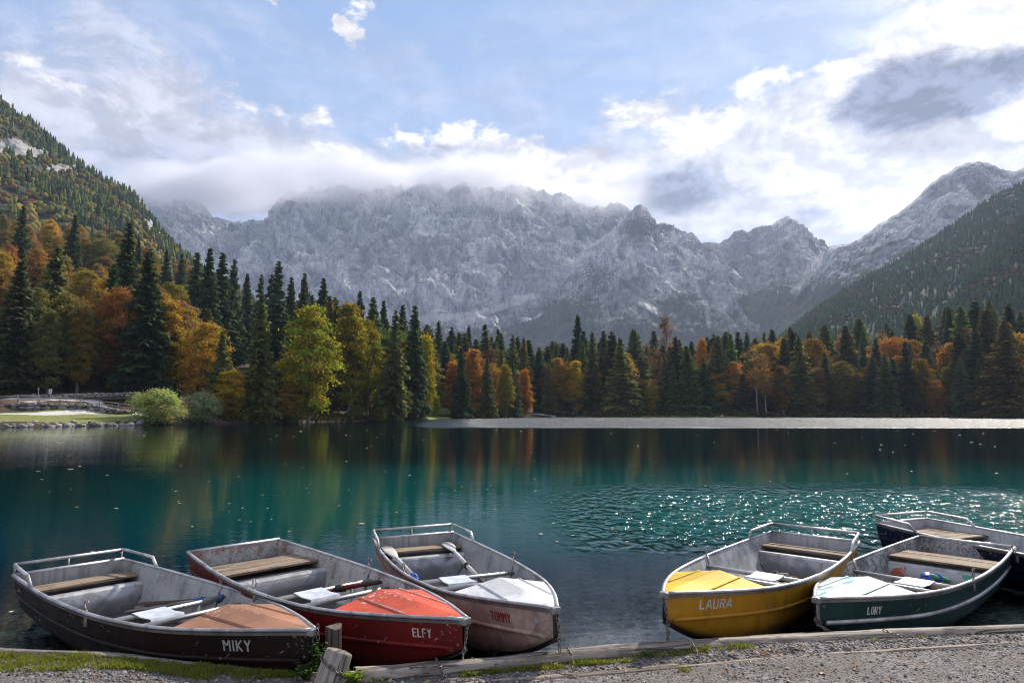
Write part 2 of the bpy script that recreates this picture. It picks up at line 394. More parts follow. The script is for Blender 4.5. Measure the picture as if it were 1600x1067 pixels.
# ================================================================ WATER
def build_water():
    m, N = new_mat('lake_water'); out = N.new('ShaderNodeOutputMaterial')
    P = N.pos(); x, y, z = N.sep(P)
    # ripples: fine wind waves, longer swell; ruffled patches where the wind touches the lake
    n_big = N.noise(N.mapping(P, (.05, .10, .05)), 1.0, 3, .5)
    fine = N.noise(N.mapping(P, (1.0, 2.1, 1.0)), 2.6, 3, .55, .3)
    mid = N.noise(N.mapping(P, (.35, .9, 1.0)), 1.0, 3, .5, .2)
    chop = N.noise(N.mapping(P, (1.0, 1.5, 1.0)), 6.5, 2, .5, .4)
    jag = N.noise(N.mapping(P, (.12, .25, 1)), 1.0, 4, .6)
    band = (y + (jag - .5) * 10.0).ss(76, 90) * (x / y + (jag - .5) * .05).ss(-.20, .04)
    glit = (y + (jag - .5) * 6.0).ss(8.6, 11.5) * (1.0 - (y + (jag - .5) * 8.0).ss(14, 19)) * (x / y + (jag - .5) * .25).ss(.02, .24)
    lite = (jag).ss(.42, .68)
    st = (.045 + lite * .05 + glit * .10) * (y - x * .185).ss(5.2, 9.0, .10, 1.0)
    h = fine * .55 + mid * .5 + chop * .18
    nrm = N.bump(h, st.min(1.0), .10)
    spark = N.noise(N.mapping(P, (5.2, 2.6, 1.0), rot=(0, 0, .12)), 1.0, 1.0, .55, .35)
    gl2 = (glit * (N.noise(N.mapping(P, (.5, .35, 1.0)), 1.0, 3, .6).ss(.32, .62) * .35 + .65)).clamp()
    nrm = N.bump(spark, gl2, .40, nrm)
    nb = N.bump(chop * 1.0 + fine, (band * .9 + .0), .7, nrm)
    fres = N.new('ShaderNodeFresnel'); fres.inputs[0].default_value = 1.33; N.link(nb, fres.inputs['Normal'])
    gl = N.new('ShaderNodeBsdfGlossy'); N.link(N.mix(band, (.82, .85, .88), (1, 1, 1)), gl.inputs['Color']); N.put(band * .42 + .012 + gl2 * .10, gl.inputs['Roughness']); N.link(nb, gl.inputs['Normal'])
    # body: turquoise over the pale marl shelf, dark blue-green over the deep
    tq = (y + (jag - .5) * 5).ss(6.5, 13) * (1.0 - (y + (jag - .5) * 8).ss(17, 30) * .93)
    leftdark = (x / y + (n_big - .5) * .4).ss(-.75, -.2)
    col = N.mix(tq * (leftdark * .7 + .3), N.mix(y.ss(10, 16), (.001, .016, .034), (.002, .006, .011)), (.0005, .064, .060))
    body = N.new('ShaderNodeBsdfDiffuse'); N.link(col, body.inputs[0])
    tr = N.new('ShaderNodeBsdfTransparent'); tr.inputs[0].default_value = (.75, .88, .88, 1)
    near = EDGE
    dep = (y - (x * .185 + 4.85) + (jag - .5) * 1.2)        # metres out from the log edge
    mixb = N.new('ShaderNodeMixShader'); N.put(dep.ss(.9, 6.0), mixb.inputs[0]); N.link(tr.outputs[0], mixb.inputs[1]); N.link(body.outputs[0], mixb.inputs[2])
    ms = N.new('ShaderNodeMixShader'); N.link(fres.outputs[0], ms.inputs[0]); N.link(mixb.outputs[0], ms.inputs[1]); N.link(gl.outputs[0], ms.inputs[2])
    N.link(ms.outputs[0], out.inputs[0])
    V = [(-500, 1.5, 0), (500, 1.5, 0), (500, 420, 0), (-500, 420, 0)]
    tag(MB().add(V, [(0, 1, 2, 3)]).build('water', m), kind='structure')
build_water()

# ================================================================ FAR SHORE TERRAIN
shore_tab = [(-600, 668, 70), (0, 668, 0), (215, 664.5, 0), (345, 661.5, 0), (450, 660, 0), (560, 658, 0), (640, 656, 0), (700, 654.5, 0), (780, 653, 0), (850, 652, 0), (1250, 652, 0), (1450, 652.6, 0), (1600, 653.6, 0), (2200, 655, 0)]
_su, _sy = [], []
for px, py, o in shore_tab:
    p = at_z(px, py, 0.0); _su.append(p[0] / p[1]); _sy.append(p[1])
def shore_y(u): return np.interp(u, _su, _sy)
cols = {  # photograph column -> (Y, row of the ground there)
    -600: [(90, 1.2), (110, 6), (150, 18), (200, 34), (300, 74), (400, 112), (600, 170)],
    0: [(83.5, .7), (89, 1.35), (94, 1.55), (96.5, 3.2), (104, 3.7), (115, 5.8), (150, 13.6), (200, 30.6), (250, 50.6), (300, 72), (400, 108), (600, 160)],
    140: [(94, .7), (98, 1.35), (100, 1.45), (102, 2.7), (108, 3.2), (118, 5.5), (150, 11.5), (200, 26), (250, 45), (300, 65), (400, 98), (600, 145)],
    215: [(99, .6), (103, 1.4), (110, 2.3), (125, 5.6), (150, 9.4), (200, 23), (250, 40), (300, 59), (400, 88), (600, 130)],
    345: [(112, .4), (118, 1.0), (125, 2.3), (150, 4.4), (200, 11.8), (250, 25), (300, 39), (400, 62), (600, 95)],
    560: [(139, .4), (146, 1.0), (160, 2.8), (200, 7.2), (250, 14), (300, 22), (400, 36), (600, 60)],
    700: [(180, .4), (200, 1.5), (250, 3.8), (300, 7), (400, 14), (600, 30)],
    850: [(229, .3), (240, .9), (300, 2.8), (400, 6.8), (600, 16)],
    1100: [(229, .4), (240, 1.3), (300, 3.9), (400, 10.5), (600, 22)],
    1400: [(228, .4), (240, 1.5), (280, 7), (320, 16), (400, 30), (600, 50)],
    1600: [(212, .4), (222, 1.2), (260, 9), (320, 24), (400, 42), (600, 70)],
    2200: [(200, .6), (260, 14), (320, 34), (400, 60), (600, 100)]}
_cu = np.array([ray(c, 640)[0] for c in cols]); _ct = list(cols.values())
def bank_h(u, Y):
    """height of the land beyond the lake at tan-azimuth u and depth Y (arrays)"""
    u = np.asarray(u, float); Y = np.asarray(Y, float); sy = shore_y(u)
    H = np.stack([np.interp(Y - sy + s0, [s0] + [q[0] for q in t], [0.0] + [q[1] for q in t]) for t, s0 in ((t, shore_y(c)) for t, c in zip(_ct, _cu))], 0)
    i = np.clip(np.searchsorted(_cu, u) - 1, 0, len(_cu) - 2); w = np.clip((u - _cu[i]) / (_cu[i + 1] - _cu[i]), 0, 1)
    idx = np.arange(u.size).reshape(u.shape)
    Hf = H.reshape(len(_cu), -1); iF, wF = i.ravel(), w.ravel(); k = np.arange(iF.size)
    h = (Hf[iF, k] * (1 - wF) + Hf[iF + 1, k] * wF).reshape(u.shape)
    return np.where(Y < sy, (Y - sy) * .25, h)
FLEVEL = {}
def build_far_ground():
    us = np.concatenate([np.linspace(-1.5, -.8, 20)[:-1], np.linspace(-.8, .8, 420), np.linspace(.8, 1.5, 20)[1:]])
    q = np.concatenate([[-4, -1], np.linspace(0, 30, 50), np.linspace(31, 110, 50), np.linspace(115, 420, 40)])
    U, Q = np.meshgrid(us, q, indexing='ij'); Y = shore_y(U) + Q
    Z = bank_h(U, Y); n = fbm(np.stack([U.ravel() * Y.ravel() * .12, Y.ravel() * .12, np.zeros(U.size)], 1), 4).reshape(U.shape)
    Z = Z + n * np.clip(Q, 0, 12) * .07
    px = 800 + U * FPX
    grass = ss(Q, 1.0, 2.5) * (1 - ss(Q, 9, 12)) * (1 - ss(px, 215, 290)) + ss(px, 600, 680) * (1 - ss(px, 800, 860)) * (1 - ss(Q, 10, 30)) * .9 + ss(px, 840, 900) * .55 * (1 - ss(Q, 2, 9))
    path = np.exp(-((Q - 20.5) / 2.3) ** 2) * (1 - ss(px, 150, 190)) + np.exp(-((Q - np.interp(px, [130, 215, 240], [20, 8.5, 7])) / 2.0) ** 2) * ss(px, 120, 150) * (1 - ss(px, 232, 245))
    path = np.maximum(path, np.exp(-((Q - 9.3) / .8) ** 2) * (1 - ss(px, 215, 235)))
    path = np.maximum(path, np.exp(-((Q - np.interp(px, [815, 868], [26, 2])) / 5.0) ** 2) * ss(px, 814, 820) * (1 - ss(px, 864, 872)))
    V = np.stack([U * Y, Y, Z], 2).reshape(-1, 3)
    o = np_mesh('terrain', V, grid_faces(*U.shape), M_FLOOR, True, {'grass': grass.ravel(), 'path': path.ravel()}); tag(o, kind='structure')
build_far_ground()

# ================================================================ MOUNTAINS AND HILLS
def poly(pts, Y):
    """photo skyline points -> functions of u giving the world height at depth Y"""
    a = np.array([ray(*p) for p in pts]); return a[:, 0], a[:, 1]
FORESTS = []
def relief(name, crest, foot, Yc, Yf, nu, nv, mat, amp, attrs_fn=None, back=.35, jag=.0, prof=.85, seed=0, scale=1.0, u_pad=.25, kind='rock'):
    cu, ce = poly(crest, Yc); fu, fe = poly(foot, Yf)
    lo, hi = cu[0] - .0, cu[-1] + .0
    us = np.linspace(lo, hi, nu); vs = np.concatenate([np.linspace(0, 1, nv), 1 + np.linspace(0, 1, 14)[1:] ** 1.5 * back])
    U, Vv = np.meshgrid(us, vs, indexing='ij')
    e1 = np.interp(us, cu, ce); j1 = fbm(np.stack([us * 90 + seed, us * 0 + 3.1, us * 0], 1), 5, .55) * jag
    e1 = e1 + j1
    e0 = np.interp(us, fu, fe)
    zc = CAMH + e1 * Yc; zf = CAMH + e0 * Yf
    Y = Yf + (Yc - Yf) * Vv
    t = np.clip(Vv, 0, 1) ** prof
    Z = zf[:, None] + (zc - zf)[:, None] * t
    Z = np.where(Vv > 1, zc[:, None] - (Vv - 1) * (Yc - Yf) * .9, Z)
    X = U * Y
    P = np.stack([X, Y, Z], 2).reshape(-1, 3)
    L = np.array([1 / 330., 1 / 420., 1 / 1100.]) / scale
    wp = .40 * np.stack([fbm(P * L * 1.3 + 7.7 + seed, 3), fbm(P * L * 1.3 + 31.1, 3), fbm(P * L * 1.3 + 51.7, 3)], 1) * .35
    r1 = fbm(P * L + wp + seed, 8, .60, ridged=True)
    diag = (P @ np.array([[.8, 0, .6], [0, 1, 0], [-.6, 0, .8]]).T) * np.array([1 / 110., 1 / 300., 1 / 520.]) / scale
    r2 = fbm(diag + wp * 2 + 11 + seed, 5, .55, ridged=True)
    d = r1 * .55 + r2 * .45 - .25
    env = (ss(Vv, 0, .12) * (1 - .82 * ss(Vv, .86, 1.0))).ravel()
    D = d * amp * env
    side = fbm(P * L * 2.2 + 91 + seed, 4) * amp * .35 * env
    P2 = P.copy(); P2[:, 1] -= D * .9; P2[:, 2] += D * .45; P2[:, 0] += side
    at = attrs_fn(U, Vv, P2.reshape(U.shape + (3,)), d.reshape(U.shape)) if attrs_fn else {}
    o = np_mesh(name, P2, grid_faces(*U.shape), mat, mat is not M_ROCK, {k: a.ravel() for k, a in at.items()}); tag(o, kind='structure')
    return P2.reshape(U.shape + (3,)), at
def to_px(P):
    x, y, z = P[..., 0], P[..., 1], P[..., 2] - CAMH
    d = y * CP + z * SP; w = -y * SP + z * CP
    return 800 + FPX * x / d, 533.5 - FPX * w / d
def blobs(px, py, L): return sum(w * np.exp(-((px - a) / rx) ** 2 - ((py - b) / ry) ** 2) for a, b, rx, ry, w in L)
def streams(px, py, L):
    r = np.zeros_like(px)
    for pts, w in L:
        for (a, b), (c, d) in zip(pts[:-1], pts[1:]):
            vx, vy = c - a, d - b; t = np.clip(((px - a) * vx + (py - b) * vy) / (vx * vx + vy * vy), 0, 1)
            dd = (px - a - t * vx) ** 2 + (py - b - t * vy) ** 2; r = np.maximum(r, np.exp(-dd / w ** 2))
    return r
def rock_attrs(vegL, scrL, low=500, lowr=60, off=-.22):
    def fn(U, V, P, d):
        px, py = to_px(P)
        veg = blobs(px, py, vegL) * 1.25 + 1.0 * ss(py, low - lowr, low + lowr) + off
        return {'veg': veg, 'scree': streams(px, py, scrL)}
    return fn
relief('mountain', [(120, 300), (180, 300), (222, 300), (246, 304), (270, 316), (290, 310), (312, 316), (326, 330), (338, 345), (372, 350), (420, 346), (436, 330), (446, 312), (462, 304), (500, 300), (600, 292), (700, 290), (800, 296), (880, 312), (925, 326), (948, 324), (966, 320), (980, 333), (1000, 345), (1040, 365), (1100, 395), (1160, 420)],
       [(120, 610), (400, 610), (800, 610), (1160, 610)], 3600, 2100, 880, 250, M_ROCK, 230,
       rock_attrs([(800, 380, 60, 30, .45), (560, 350, 30, 40, .2), (960, 350, 60, 12, .5), (700, 440, 30, 30, .2)],
                  [([(640, 500), (700, 495), (760, 488), (830, 463)], 7), ([(690, 470), (668, 505)], 6), ([(740, 490), (720, 505)], 10)], 500, 40), jag=.006, seed=1)
relief('mountain', [(600, 540), (660, 512), (720, 508), (780, 490), (830, 470), (872, 428), (905, 395), (940, 372), (968, 352), (985, 335), (993, 324), (1003, 322), (1012, 330), (1022, 350), (1036, 351), (1046, 354), (1060, 364), (1078, 376), (1090, 386), (1101, 379), (1112, 386), (1125, 392), (1160, 440), (1200, 480), (1260, 530)],
       [(600, 615), (900, 615), (1260, 615)], 2900, 1750, 700, 210, M_ROCK, 170,
       rock_attrs([(1000, 355, 40, 25, .7), (930, 430, 60, 40, .55), (1060, 470, 70, 30, .55), (880, 480, 70, 25, .5), (1010, 400, 30, 30, .2), (760, 515, 90, 20, .5)],
                  [([(1060, 400), (1085, 440), (1105, 480), (1108, 510)], 5), ([(985, 390), (995, 430)], 6), ([(1000, 470), (1030, 490)], 7)], 500, 45, -.14), jag=.004, seed=5, scale=.8)
relief('mountain', [(1040, 470), (1085, 410), (1100, 392), (1112, 388), (1124, 380), (1138, 372), (1150, 362), (1158, 358), (1166, 366), (1180, 360), (1196, 354), (1208, 352), (1216, 344), (1228, 339), (1240, 344), (1250, 356), (1258, 362), (1266, 374), (1274, 376), (1280, 388), (1300, 400), (1340, 430), (1400, 470)],
       [(1040, 612), (1400, 612)], 3200, 1900, 480, 200, M_ROCK, 160,
       rock_attrs([(1210, 430, 50, 45, .4), (1160, 480, 40, 30, .4), (1230, 470, 60, 30, .45)],
                  [([(1128, 400), (1115, 450), (1106, 500)], 7), ([(1285, 395), (1262, 430), (1240, 455)], 6), ([(1140, 440), (1110, 490)], 4)], 490, 45), jag=.006, seed=9, scale=.7)
relief('mountain', [(1180, 520), (1230, 480), (1262, 440), (1284, 402), (1293, 388), (1304, 384), (1322, 384), (1345, 374), (1372, 352), (1398, 336), (1425, 318), (1450, 292), (1472, 276), (1494, 263), (1512, 257), (1527, 255), (1548, 259), (1562, 268), (1580, 270), (1600, 264), (1660, 258), (1760, 280), (1900, 330)],
       [(1180, 612), (1500, 590), (1900, 590)], 2300, 1350, 600, 220, M_ROCK, 105,
       rock_attrs([(1400, 390, 120, 50, .5), (1300, 470, 90, 50, .35), (1480, 310, 30, 30, .15)],
                  [([(1462, 330), (1470, 360)], 8), ([(1500, 290), (1530, 320), (1500, 340)], 6)], 450, 90), jag=.003, seed=13, scale=.6)
def hill_attrs(rL):
    def fn(U, V, P, d):
        px, py = to_px(P); return {'rock': blobs(px, py, rL) + 0 * px}
    return fn
HILLS = []
P_, A_ = relief('hill', [(1150, 560), (1220, 528), (1262, 492), (1300, 468), (1345, 440), (1400, 410), (1455, 375), (1500, 345), (1540, 315), (1575, 298), (1600, 287), (1660, 260), (1800, 215), (2000, 170)],
       [(1150, 590), (1600, 570), (2000, 560)], 1250, 620, 260, 120, M_HILL, 26, hill_attrs([]), seed=21, scale=.35)
HILLS.append((P_, A_, 'right', 15000))
P_, A_ = relief('hill', [(1330, 600), (1420, 520), (1470, 470), (1505, 430), (1540, 395), (1570, 365), (1600, 335), (1660, 290), (1800, 210), (2000, 120)],
       [(1330, 610), (1600, 570), (2000, 560)], 900, 480, 200, 100, M_HILL, 20, hill_attrs([(1570, 345, 8, 5, .9), (1555, 352, 8, 4, .8)]), seed=25, scale=.3)
HILLS.append((P_, A_, 'right', 10000))
P_, A_ = relief('hill', [(-500, -160), (-300, -20), (-150, 65), (0, 158), (25, 178), (50, 192), (80, 222), (105, 240), (130, 262), (165, 285), (200, 303), (222, 322), (236, 342), (252, 362), (268, 380), (290, 404), (320, 430), (380, 470), (460, 520)],
       [(-500, 560), (0, 520), (300, 540), (460, 570)], 820, 420, 300, 140, M_HILL, 30, hill_attrs([(35, 240, 44, 10, 1.4), (15, 225, 22, 10, 1.2), (95, 262, 28, 7, 1.1), (130, 300, 30, 6, .5), (232, 350, 8, 14, .9), (245, 365, 8, 12, .7), (180, 330, 25, 6, .4)]), seed=31, scale=.3)
HILLS.append((P_, A_, 'left', 9000))
# ================================================================ TREES
def m_leaf(name, trans=.45, spread=.55):
    m, N = new_mat(name); out = N.new('ShaderNodeOutputMaterial')
    oi = N.new('ShaderNodeObjectInfo'); t = N.attr('tone'); hue = N.attr('hue')
    c = oi.outputs['Color']
    warm = N.mix(1.0, c, (1.22, .82, .7), 'MULTIPLY'); cool = N.mix(1.0, c, (.78, 1.08, .9), 'MULTIPLY')
    c2 = N.mix(hue.ss(.2, .5), cool, c); c2 = N.mix(hue.ss(.5, .9), c2, warm)
    c2 = N.scale(c2, t * (2 * spread) + (1 - spread))
    d = N.new('ShaderNodeBsdfDiffuse'); N.link(c2, d.inputs[0])
    tr = N.new('ShaderNodeBsdfTranslucent'); N.link(N.mix(1.0, c2, (1.12, 1.08, .92), 'MULTIPLY'), tr.inputs[0])
    mx = N.new('ShaderNodeMixShader'); mx.inputs[0].default_value = trans
    N.link(d.outputs[0], mx.inputs[1]); N.link(tr.outputs[0], mx.inputs[2]); N.link(mx.outputs[0], out.inputs[0]); return m
M_NEEDLE = m_leaf('needles', .45, .6); M_LEAF = m_leaf('leaves', .5, .5)
def m_bark(N):
    oi = N.new('ShaderNodeObjectInfo').outputs['Color']
    p = N.coord('Object'); n = N.noise(N.mapping(p, (6, 6, .8)), 1.0, 5, .65)
    return {'Base Color': N.scale(oi, n.ss(.25, .75, .55, 1.3)), 'Roughness': .95, 'Normal': N.bump(n, .8, .05)}
M_BARK = principled('bark', m_bark)
def m_fleaf():
    m, N = new_mat('far_foliage'); out = N.new('ShaderNodeOutputMaterial')
    c = N.attr('col', 'Color'); n = N.noise(N.pos(), .9, 3, .7)
    c = N.scale(c, n.ss(.3, .7, .6, 1.3)); d = N.new('ShaderNodeBsdfDiffuse'); N.link(c, d.inputs[0])
    tr = N.new('ShaderNodeBsdfTranslucent'); N.link(c, tr.inputs[0]); mx = N.new('ShaderNodeMixShader'); mx.inputs[0].default_value = .25
    N.link(d.outputs[0], mx.inputs[1]); N.link(tr.outputs[0], mx.inputs[2]); N.link(mx.outputs[0], out.inputs[0]); return m
M_FAR = m_fleaf()

def quads(C, A, B):
    """quads centred C with half-axes A, B"""
    V = np.stack([C - A - B, C + A - B, C + A + B, C - A + B], 1).reshape(-1, 3)
    return V, np.arange(len(V)).reshape(-1, 4)
def unit(v): return v / np.maximum(np.linalg.norm(v, axis=-1, keepdims=True), 1e-9)
def spruce_mesh(seed, slim=.17, base=.10, droop=.45, sparse=1.0, nwh=46):
    """unit-height conifer crown: whorls of drooping boughs hung with twigs"""
    r = np.random.default_rng(seed); C, A, B, T = [], [], [], []
    lean = r.normal(0, .25, 2)
    for w in range(nwh):
        t = (w + r.uniform(-.3, .3)) / nwh; t = min(max(t, 0), .995)
        Lw = slim * (1 - t) ** .86 * (.35 + .65 * min(1, (t + .05) / .16)) + .006
        nb = int(max(4, (9 if t < .5 else 7) * sparse)); a0 = r.uniform(0, 6.28)
        for b in range(nb):
            if r.uniform() < .10 * (1.6 - sparse): continue
            a = a0 + 6.283 * b / nb + r.normal(0, .35); Lb = Lw * r.uniform(.5, 1.2)
            nt = max(3, int(Lb / .0125)); s = (np.arange(nt) + r.uniform(.2, .8, nt)) / nt
            dirh = np.array([math.cos(a), math.sin(a), 0]); side = np.array([-math.sin(a), math.cos(a), 0])
            tb = min(max(t + r.normal(0, .5) / nwh, 0), .995); z0 = base + (1 - base) * tb ** .95
            dr = droop * r.uniform(.7, 1.3) * (1.15 - .9 * t)
            rad = s * Lb; dz = (.25 * t * s - dr * s ** 1.35 + .16 * dr * s ** 3) * Lb
            ctr = dirh * rad[:, None] + np.array([0, 0, 1.]) * (z0 + dz)[:, None]
            for sg in (-1, 1, 0):
                m = nt; wv = Lb * .34 * (1 - .5 * s) * r.uniform(.6, 1.3, m) + .007
                if sg == 0:   # hanging twigs below the bough
                    ax = np.array([0, 0, -1.]) * (wv * .55)[:, None] + dirh * (wv * .15)[:, None]
                    bx = dirh * (.0085 * r.uniform(.7, 1.4, m))[:, None] + r.normal(0, .0015, (m, 3))
                else:
                    ax = (side * sg * .8 + dirh * .55) * (wv * .5)[:, None] + np.array([0, 0, -1.]) * (wv * r.uniform(.12, .4, m))[:, None]
                    bx = dirh * (.0075 * r.uniform(.7, 1.5, m))[:, None] + np.array([0, 0, 1.]) * r.normal(0, .003, m)[:, None]
                C.append(ctr + ax); A.append(ax); B.append(bx); T.append(np.clip(r.normal(.5, .2) + r.normal(0, .16, m), 0, 1))
    C, A, B, T = map(np.concatenate, (C, A, B, T))
    V, F = quads(C, A, B)
    V[:, 0] += lean[0] * .02 * V[:, 2] ** 2; V[:, 1] += lean[1] * .02 * V[:, 2] ** 2
    hue = np.repeat(r.uniform(.25, .65, len(T)), 4)
    return np_mesh('crown', V, F, M_NEEDLE, False, {'tone': np.repeat(T, 4), 'hue': hue}, link=False)
def trunk_mesh(seed, r0=.016, top=.97, limbs=(), n=8):
    r = np.random.default_rng(seed); mb = MB(); zs = [0, .03, .15, .35, .6, .8, top]
    w = np.cumsum(r.normal(0, .004, (7, 2)), 0); w[0] = 0
    mb.tube([(w[i, 0], w[i, 1], z) for i, z in enumerate(zs)], [r0 * 1.5, r0 * 1.05, r0 * .92, r0 * .75, r0 * .5, r0 * .28, r0 * .06], n)
    for a, b, rr in limbs: 
        a = np.array(a); b = np.array(b); md = (a + b) / 2 + np.array([0, 0, .03])
        mb.tube([a, md, b], [rr, rr * .7, rr * .25], 5)
    o = mb.build('trunk', M_BARK, smooth=True); me = o.data; bpy.data.objects.remove(o); return me
def broad_mesh(seed, width=.30, base=.16, nclump=150, leaf=.0080, per=100, sparse=1.0, conic=.0, flat=.30):
    """unit-height broadleaf crown: layered sprays of leaves; also returns its limbs"""
    r = np.random.default_rng(seed); C, A, B, T, Hh = [], [], [], [], []; limbs = []
    mid = (base + 1) / 2; hz = (1 - base) / 2
    lob = [(r.uniform(0, 6.28), r.uniform(-.7, .8), r.uniform(.12, .4)) for _ in range(7)]
    for k in range(nclump):
        q = unit(r.normal(size=3)); rr = r.uniform(.25, 1.0) ** .42
        ang = math.atan2(q[1], q[0]); bump_ = 1 + sum(a * math.exp(-((math.remainder(ang - p, 6.283)) / .6) ** 2 - ((q[2] - z) / .4) ** 2) for p, z, a in lob) - .12
        zz = q[2] * rr
        wz = width * (1 - conic * (zz + 1) / 2 * .75) * (1.0 if zz < 0 else 1 - .12 * zz)
        c = np.array([q[0] * rr * wz * bump_, q[1] * rr * wz * bump_, mid + zz * hz * (1 if bump_ < 1.1 else .95)])
        R = r.uniform(.04, .08) * (.7 + width); m = int(per * r.uniform(.6, 1.3) * sparse)
        o = r.normal(0, 1, (m, 3)) * np.array([R, R, R * flat]) * .75
        o[:, 2] -= (.30 if flat < .5 else .0) * (o[:, 0] * q[0] + o[:, 1] * q[1]) + .0 
        nrm = unit(np.array([q[0] * .5, q[1] * .5, .9]) + r.normal(0, .45, (m, 3)))
        a1 = unit(np.cross(nrm, r.normal(size=(m, 3)))); b1 = np.cross(nrm, a1); sz = leaf * r.uniform(.6, 1.45, m)[:, None]
        C.append(c + o); A.append(a1 * sz); B.append(b1 * sz * .75)
        ct = r.normal(.5, .15); T.append(np.clip(ct + r.normal(0, .15, m), 0, 1)); Hh.append(np.clip(r.normal(.5, .17) + r.normal(0, .09, m), 0, 1))
        if k % 7 == 0: limbs.append(((0, 0, max(base * .7, c[2] * .5)), tuple(c * np.array([.85, .85, 1])), .006))
    C, A, B, T, Hh = map(np.concatenate, (C, A, B, T, Hh)); V, F = quads(C, A, B)
    V[1::4] += (B * .0).astype(V.dtype)
    return np_mesh('crown', V, F, M_LEAF, False, {'tone': np.repeat(T, 4), 'hue': np.repeat(Hh, 4)}, link=False), limbs
SPR = [(spruce_mesh(100 + i, sl, ba, dr, sp, nw), trunk_mesh(200 + i, .011)) for i, (sl, ba, dr, sp, nw) in enumerate([
    (.17, .03, .5, 1, 60), (.15, .05, .6, 1, 62), (.19, .04, .42, 1, 58), (.13, .08, .6, .9, 60), (.16, .10, .55, .85, 56), (.20, .03, .4, 1, 54), (.115, .12, .6, .85, 58)])]
BRD = []
for i, kw in enumerate([dict(width=.30, base=.06, conic=.35), dict(width=.25, base=.07, conic=.25), dict(width=.34, base=.05, conic=.5), dict(width=.22, base=.08, conic=.5), dict(width=.28, base=.10, conic=.4), dict(width=.36, base=.03, nclump=180), dict(width=.20, base=.10, conic=.3)]):
    me, lm = broad_mesh(300 + i, **kw); BRD.append((me, trunk_mesh(400 + i, .015, .8, lm)))
BARE = []
for i in range(3):
    me, lm = broad_mesh(500 + i, width=.17, base=.3, nclump=95, per=18, leaf=.009, conic=.3)
    rr = np.random.default_rng(i); lm = [((0, 0, z), (math.cos(a) * .14 * (1.1 - z), math.sin(a) * .14 * (1.1 - z), z + .12), .0035) for z, a in zip(np.linspace(.3, .88, 26), rr.uniform(0, 6.28, 26))]
    BARE.append((me, trunk_mesh(520 + i, .010, .97, lm)))
BUSH = []
for i in range(4):
    me, lm = broad_mesh(600 + i, width=.50, base=.0, nclump=240, leaf=.0115, per=70, flat=.85)
    BUSH.append((me, trunk_mesh(620 + i, .02, .6, [((0, 0, .02), (math.cos(a) * .3, math.sin(a) * .3, .55), .012) for a in (0, 1.3, 2.5, 3.8, 5)])))
KINDS = {'spruce': SPR, 'broad': BRD, 'bare': BARE, 'bush': BUSH}
NAMES = {'spruce': 'spruce_tree', 'broad': 'broadleaf_tree', 'bare': 'thin_leaved_tree', 'bush': 'bush'}
N_TREES = {'spruce': 0, 'broad': 0, 'bare': 0, 'bush': 0}
TREES = []
def tree(kind, x, y, z, H, wid, col, label, group, variant=None, bark=(.10, .085, .07)):
    """crown and trunk of one tree: wid scales the crown sideways"""
    L = KINDS[kind]; v = RNG.integers(len(L)) if variant is None else variant
    me, tr = L[v]; t = empty(NAMES[kind], (x, y, z - .15), RNG.uniform(0, 6.28))
    c = bpy.data.objects.new('crown', me); COL.objects.link(c); c.parent = t; c.scale = (H * wid, H * wid, H); c.color = (*col, 1)
    k = bpy.data.objects.new('trunk', tr); COL.objects.link(k); k.parent = t; k.scale = (H, H, H); k.color = (*bark, 1)
    tag(t, label, 'bush' if kind == 'bush' else 'tree', group); N_TREES[kind] += 1
    TREES.append((x / y, y)); return t
W0 = {'spruce': [.17, .15, .19, .13, .16, .20, .115], 'broad': [.30, .25, .34, .22, .28, .36, .20], 'bare': [.17] * 3, 'bush': [.52] * 4}
def tree_px(kind, px, Y, ytop, hw, col, label, group='trees along the lake shore', variant=None, **kw):
    u = ray(px, 600)[0]; g = float(bank_h(np.array([u]), np.array([float(Y)]))[0]); zt = CAMH + ray(px, ytop)[1] * Y
    H = zt - g; v = RNG.integers(len(KINDS[kind])) if variant is None else variant
    half = hw / FPX * Y; w = half / (W0[kind][v] * H * (1.0 if kind != 'broad' else 1.08))
    if kind == 'spruce': w = max(w, .15 / W0[kind][v])
    return tree(kind, u * Y, Y, g, H, w, col, label, group, v, **kw)
DK = (.072, .100, .052); DK2 = (.105, .138, .075); OL = (.165, .180, .066); OL2 = (.11, .115, .036); YG = (.29, .29, .035); YL = (.38, .31, .04); GO = (.42, .27, .045); OR = (.42, .20, .04); RU = (.27, .145, .06); BR = (.20, .12, .065); GR = (.13, .16, .035); WI = (.40, .46, .18); WI2 = (.31, .36, .20)
SH = 'trees along the lake shore'
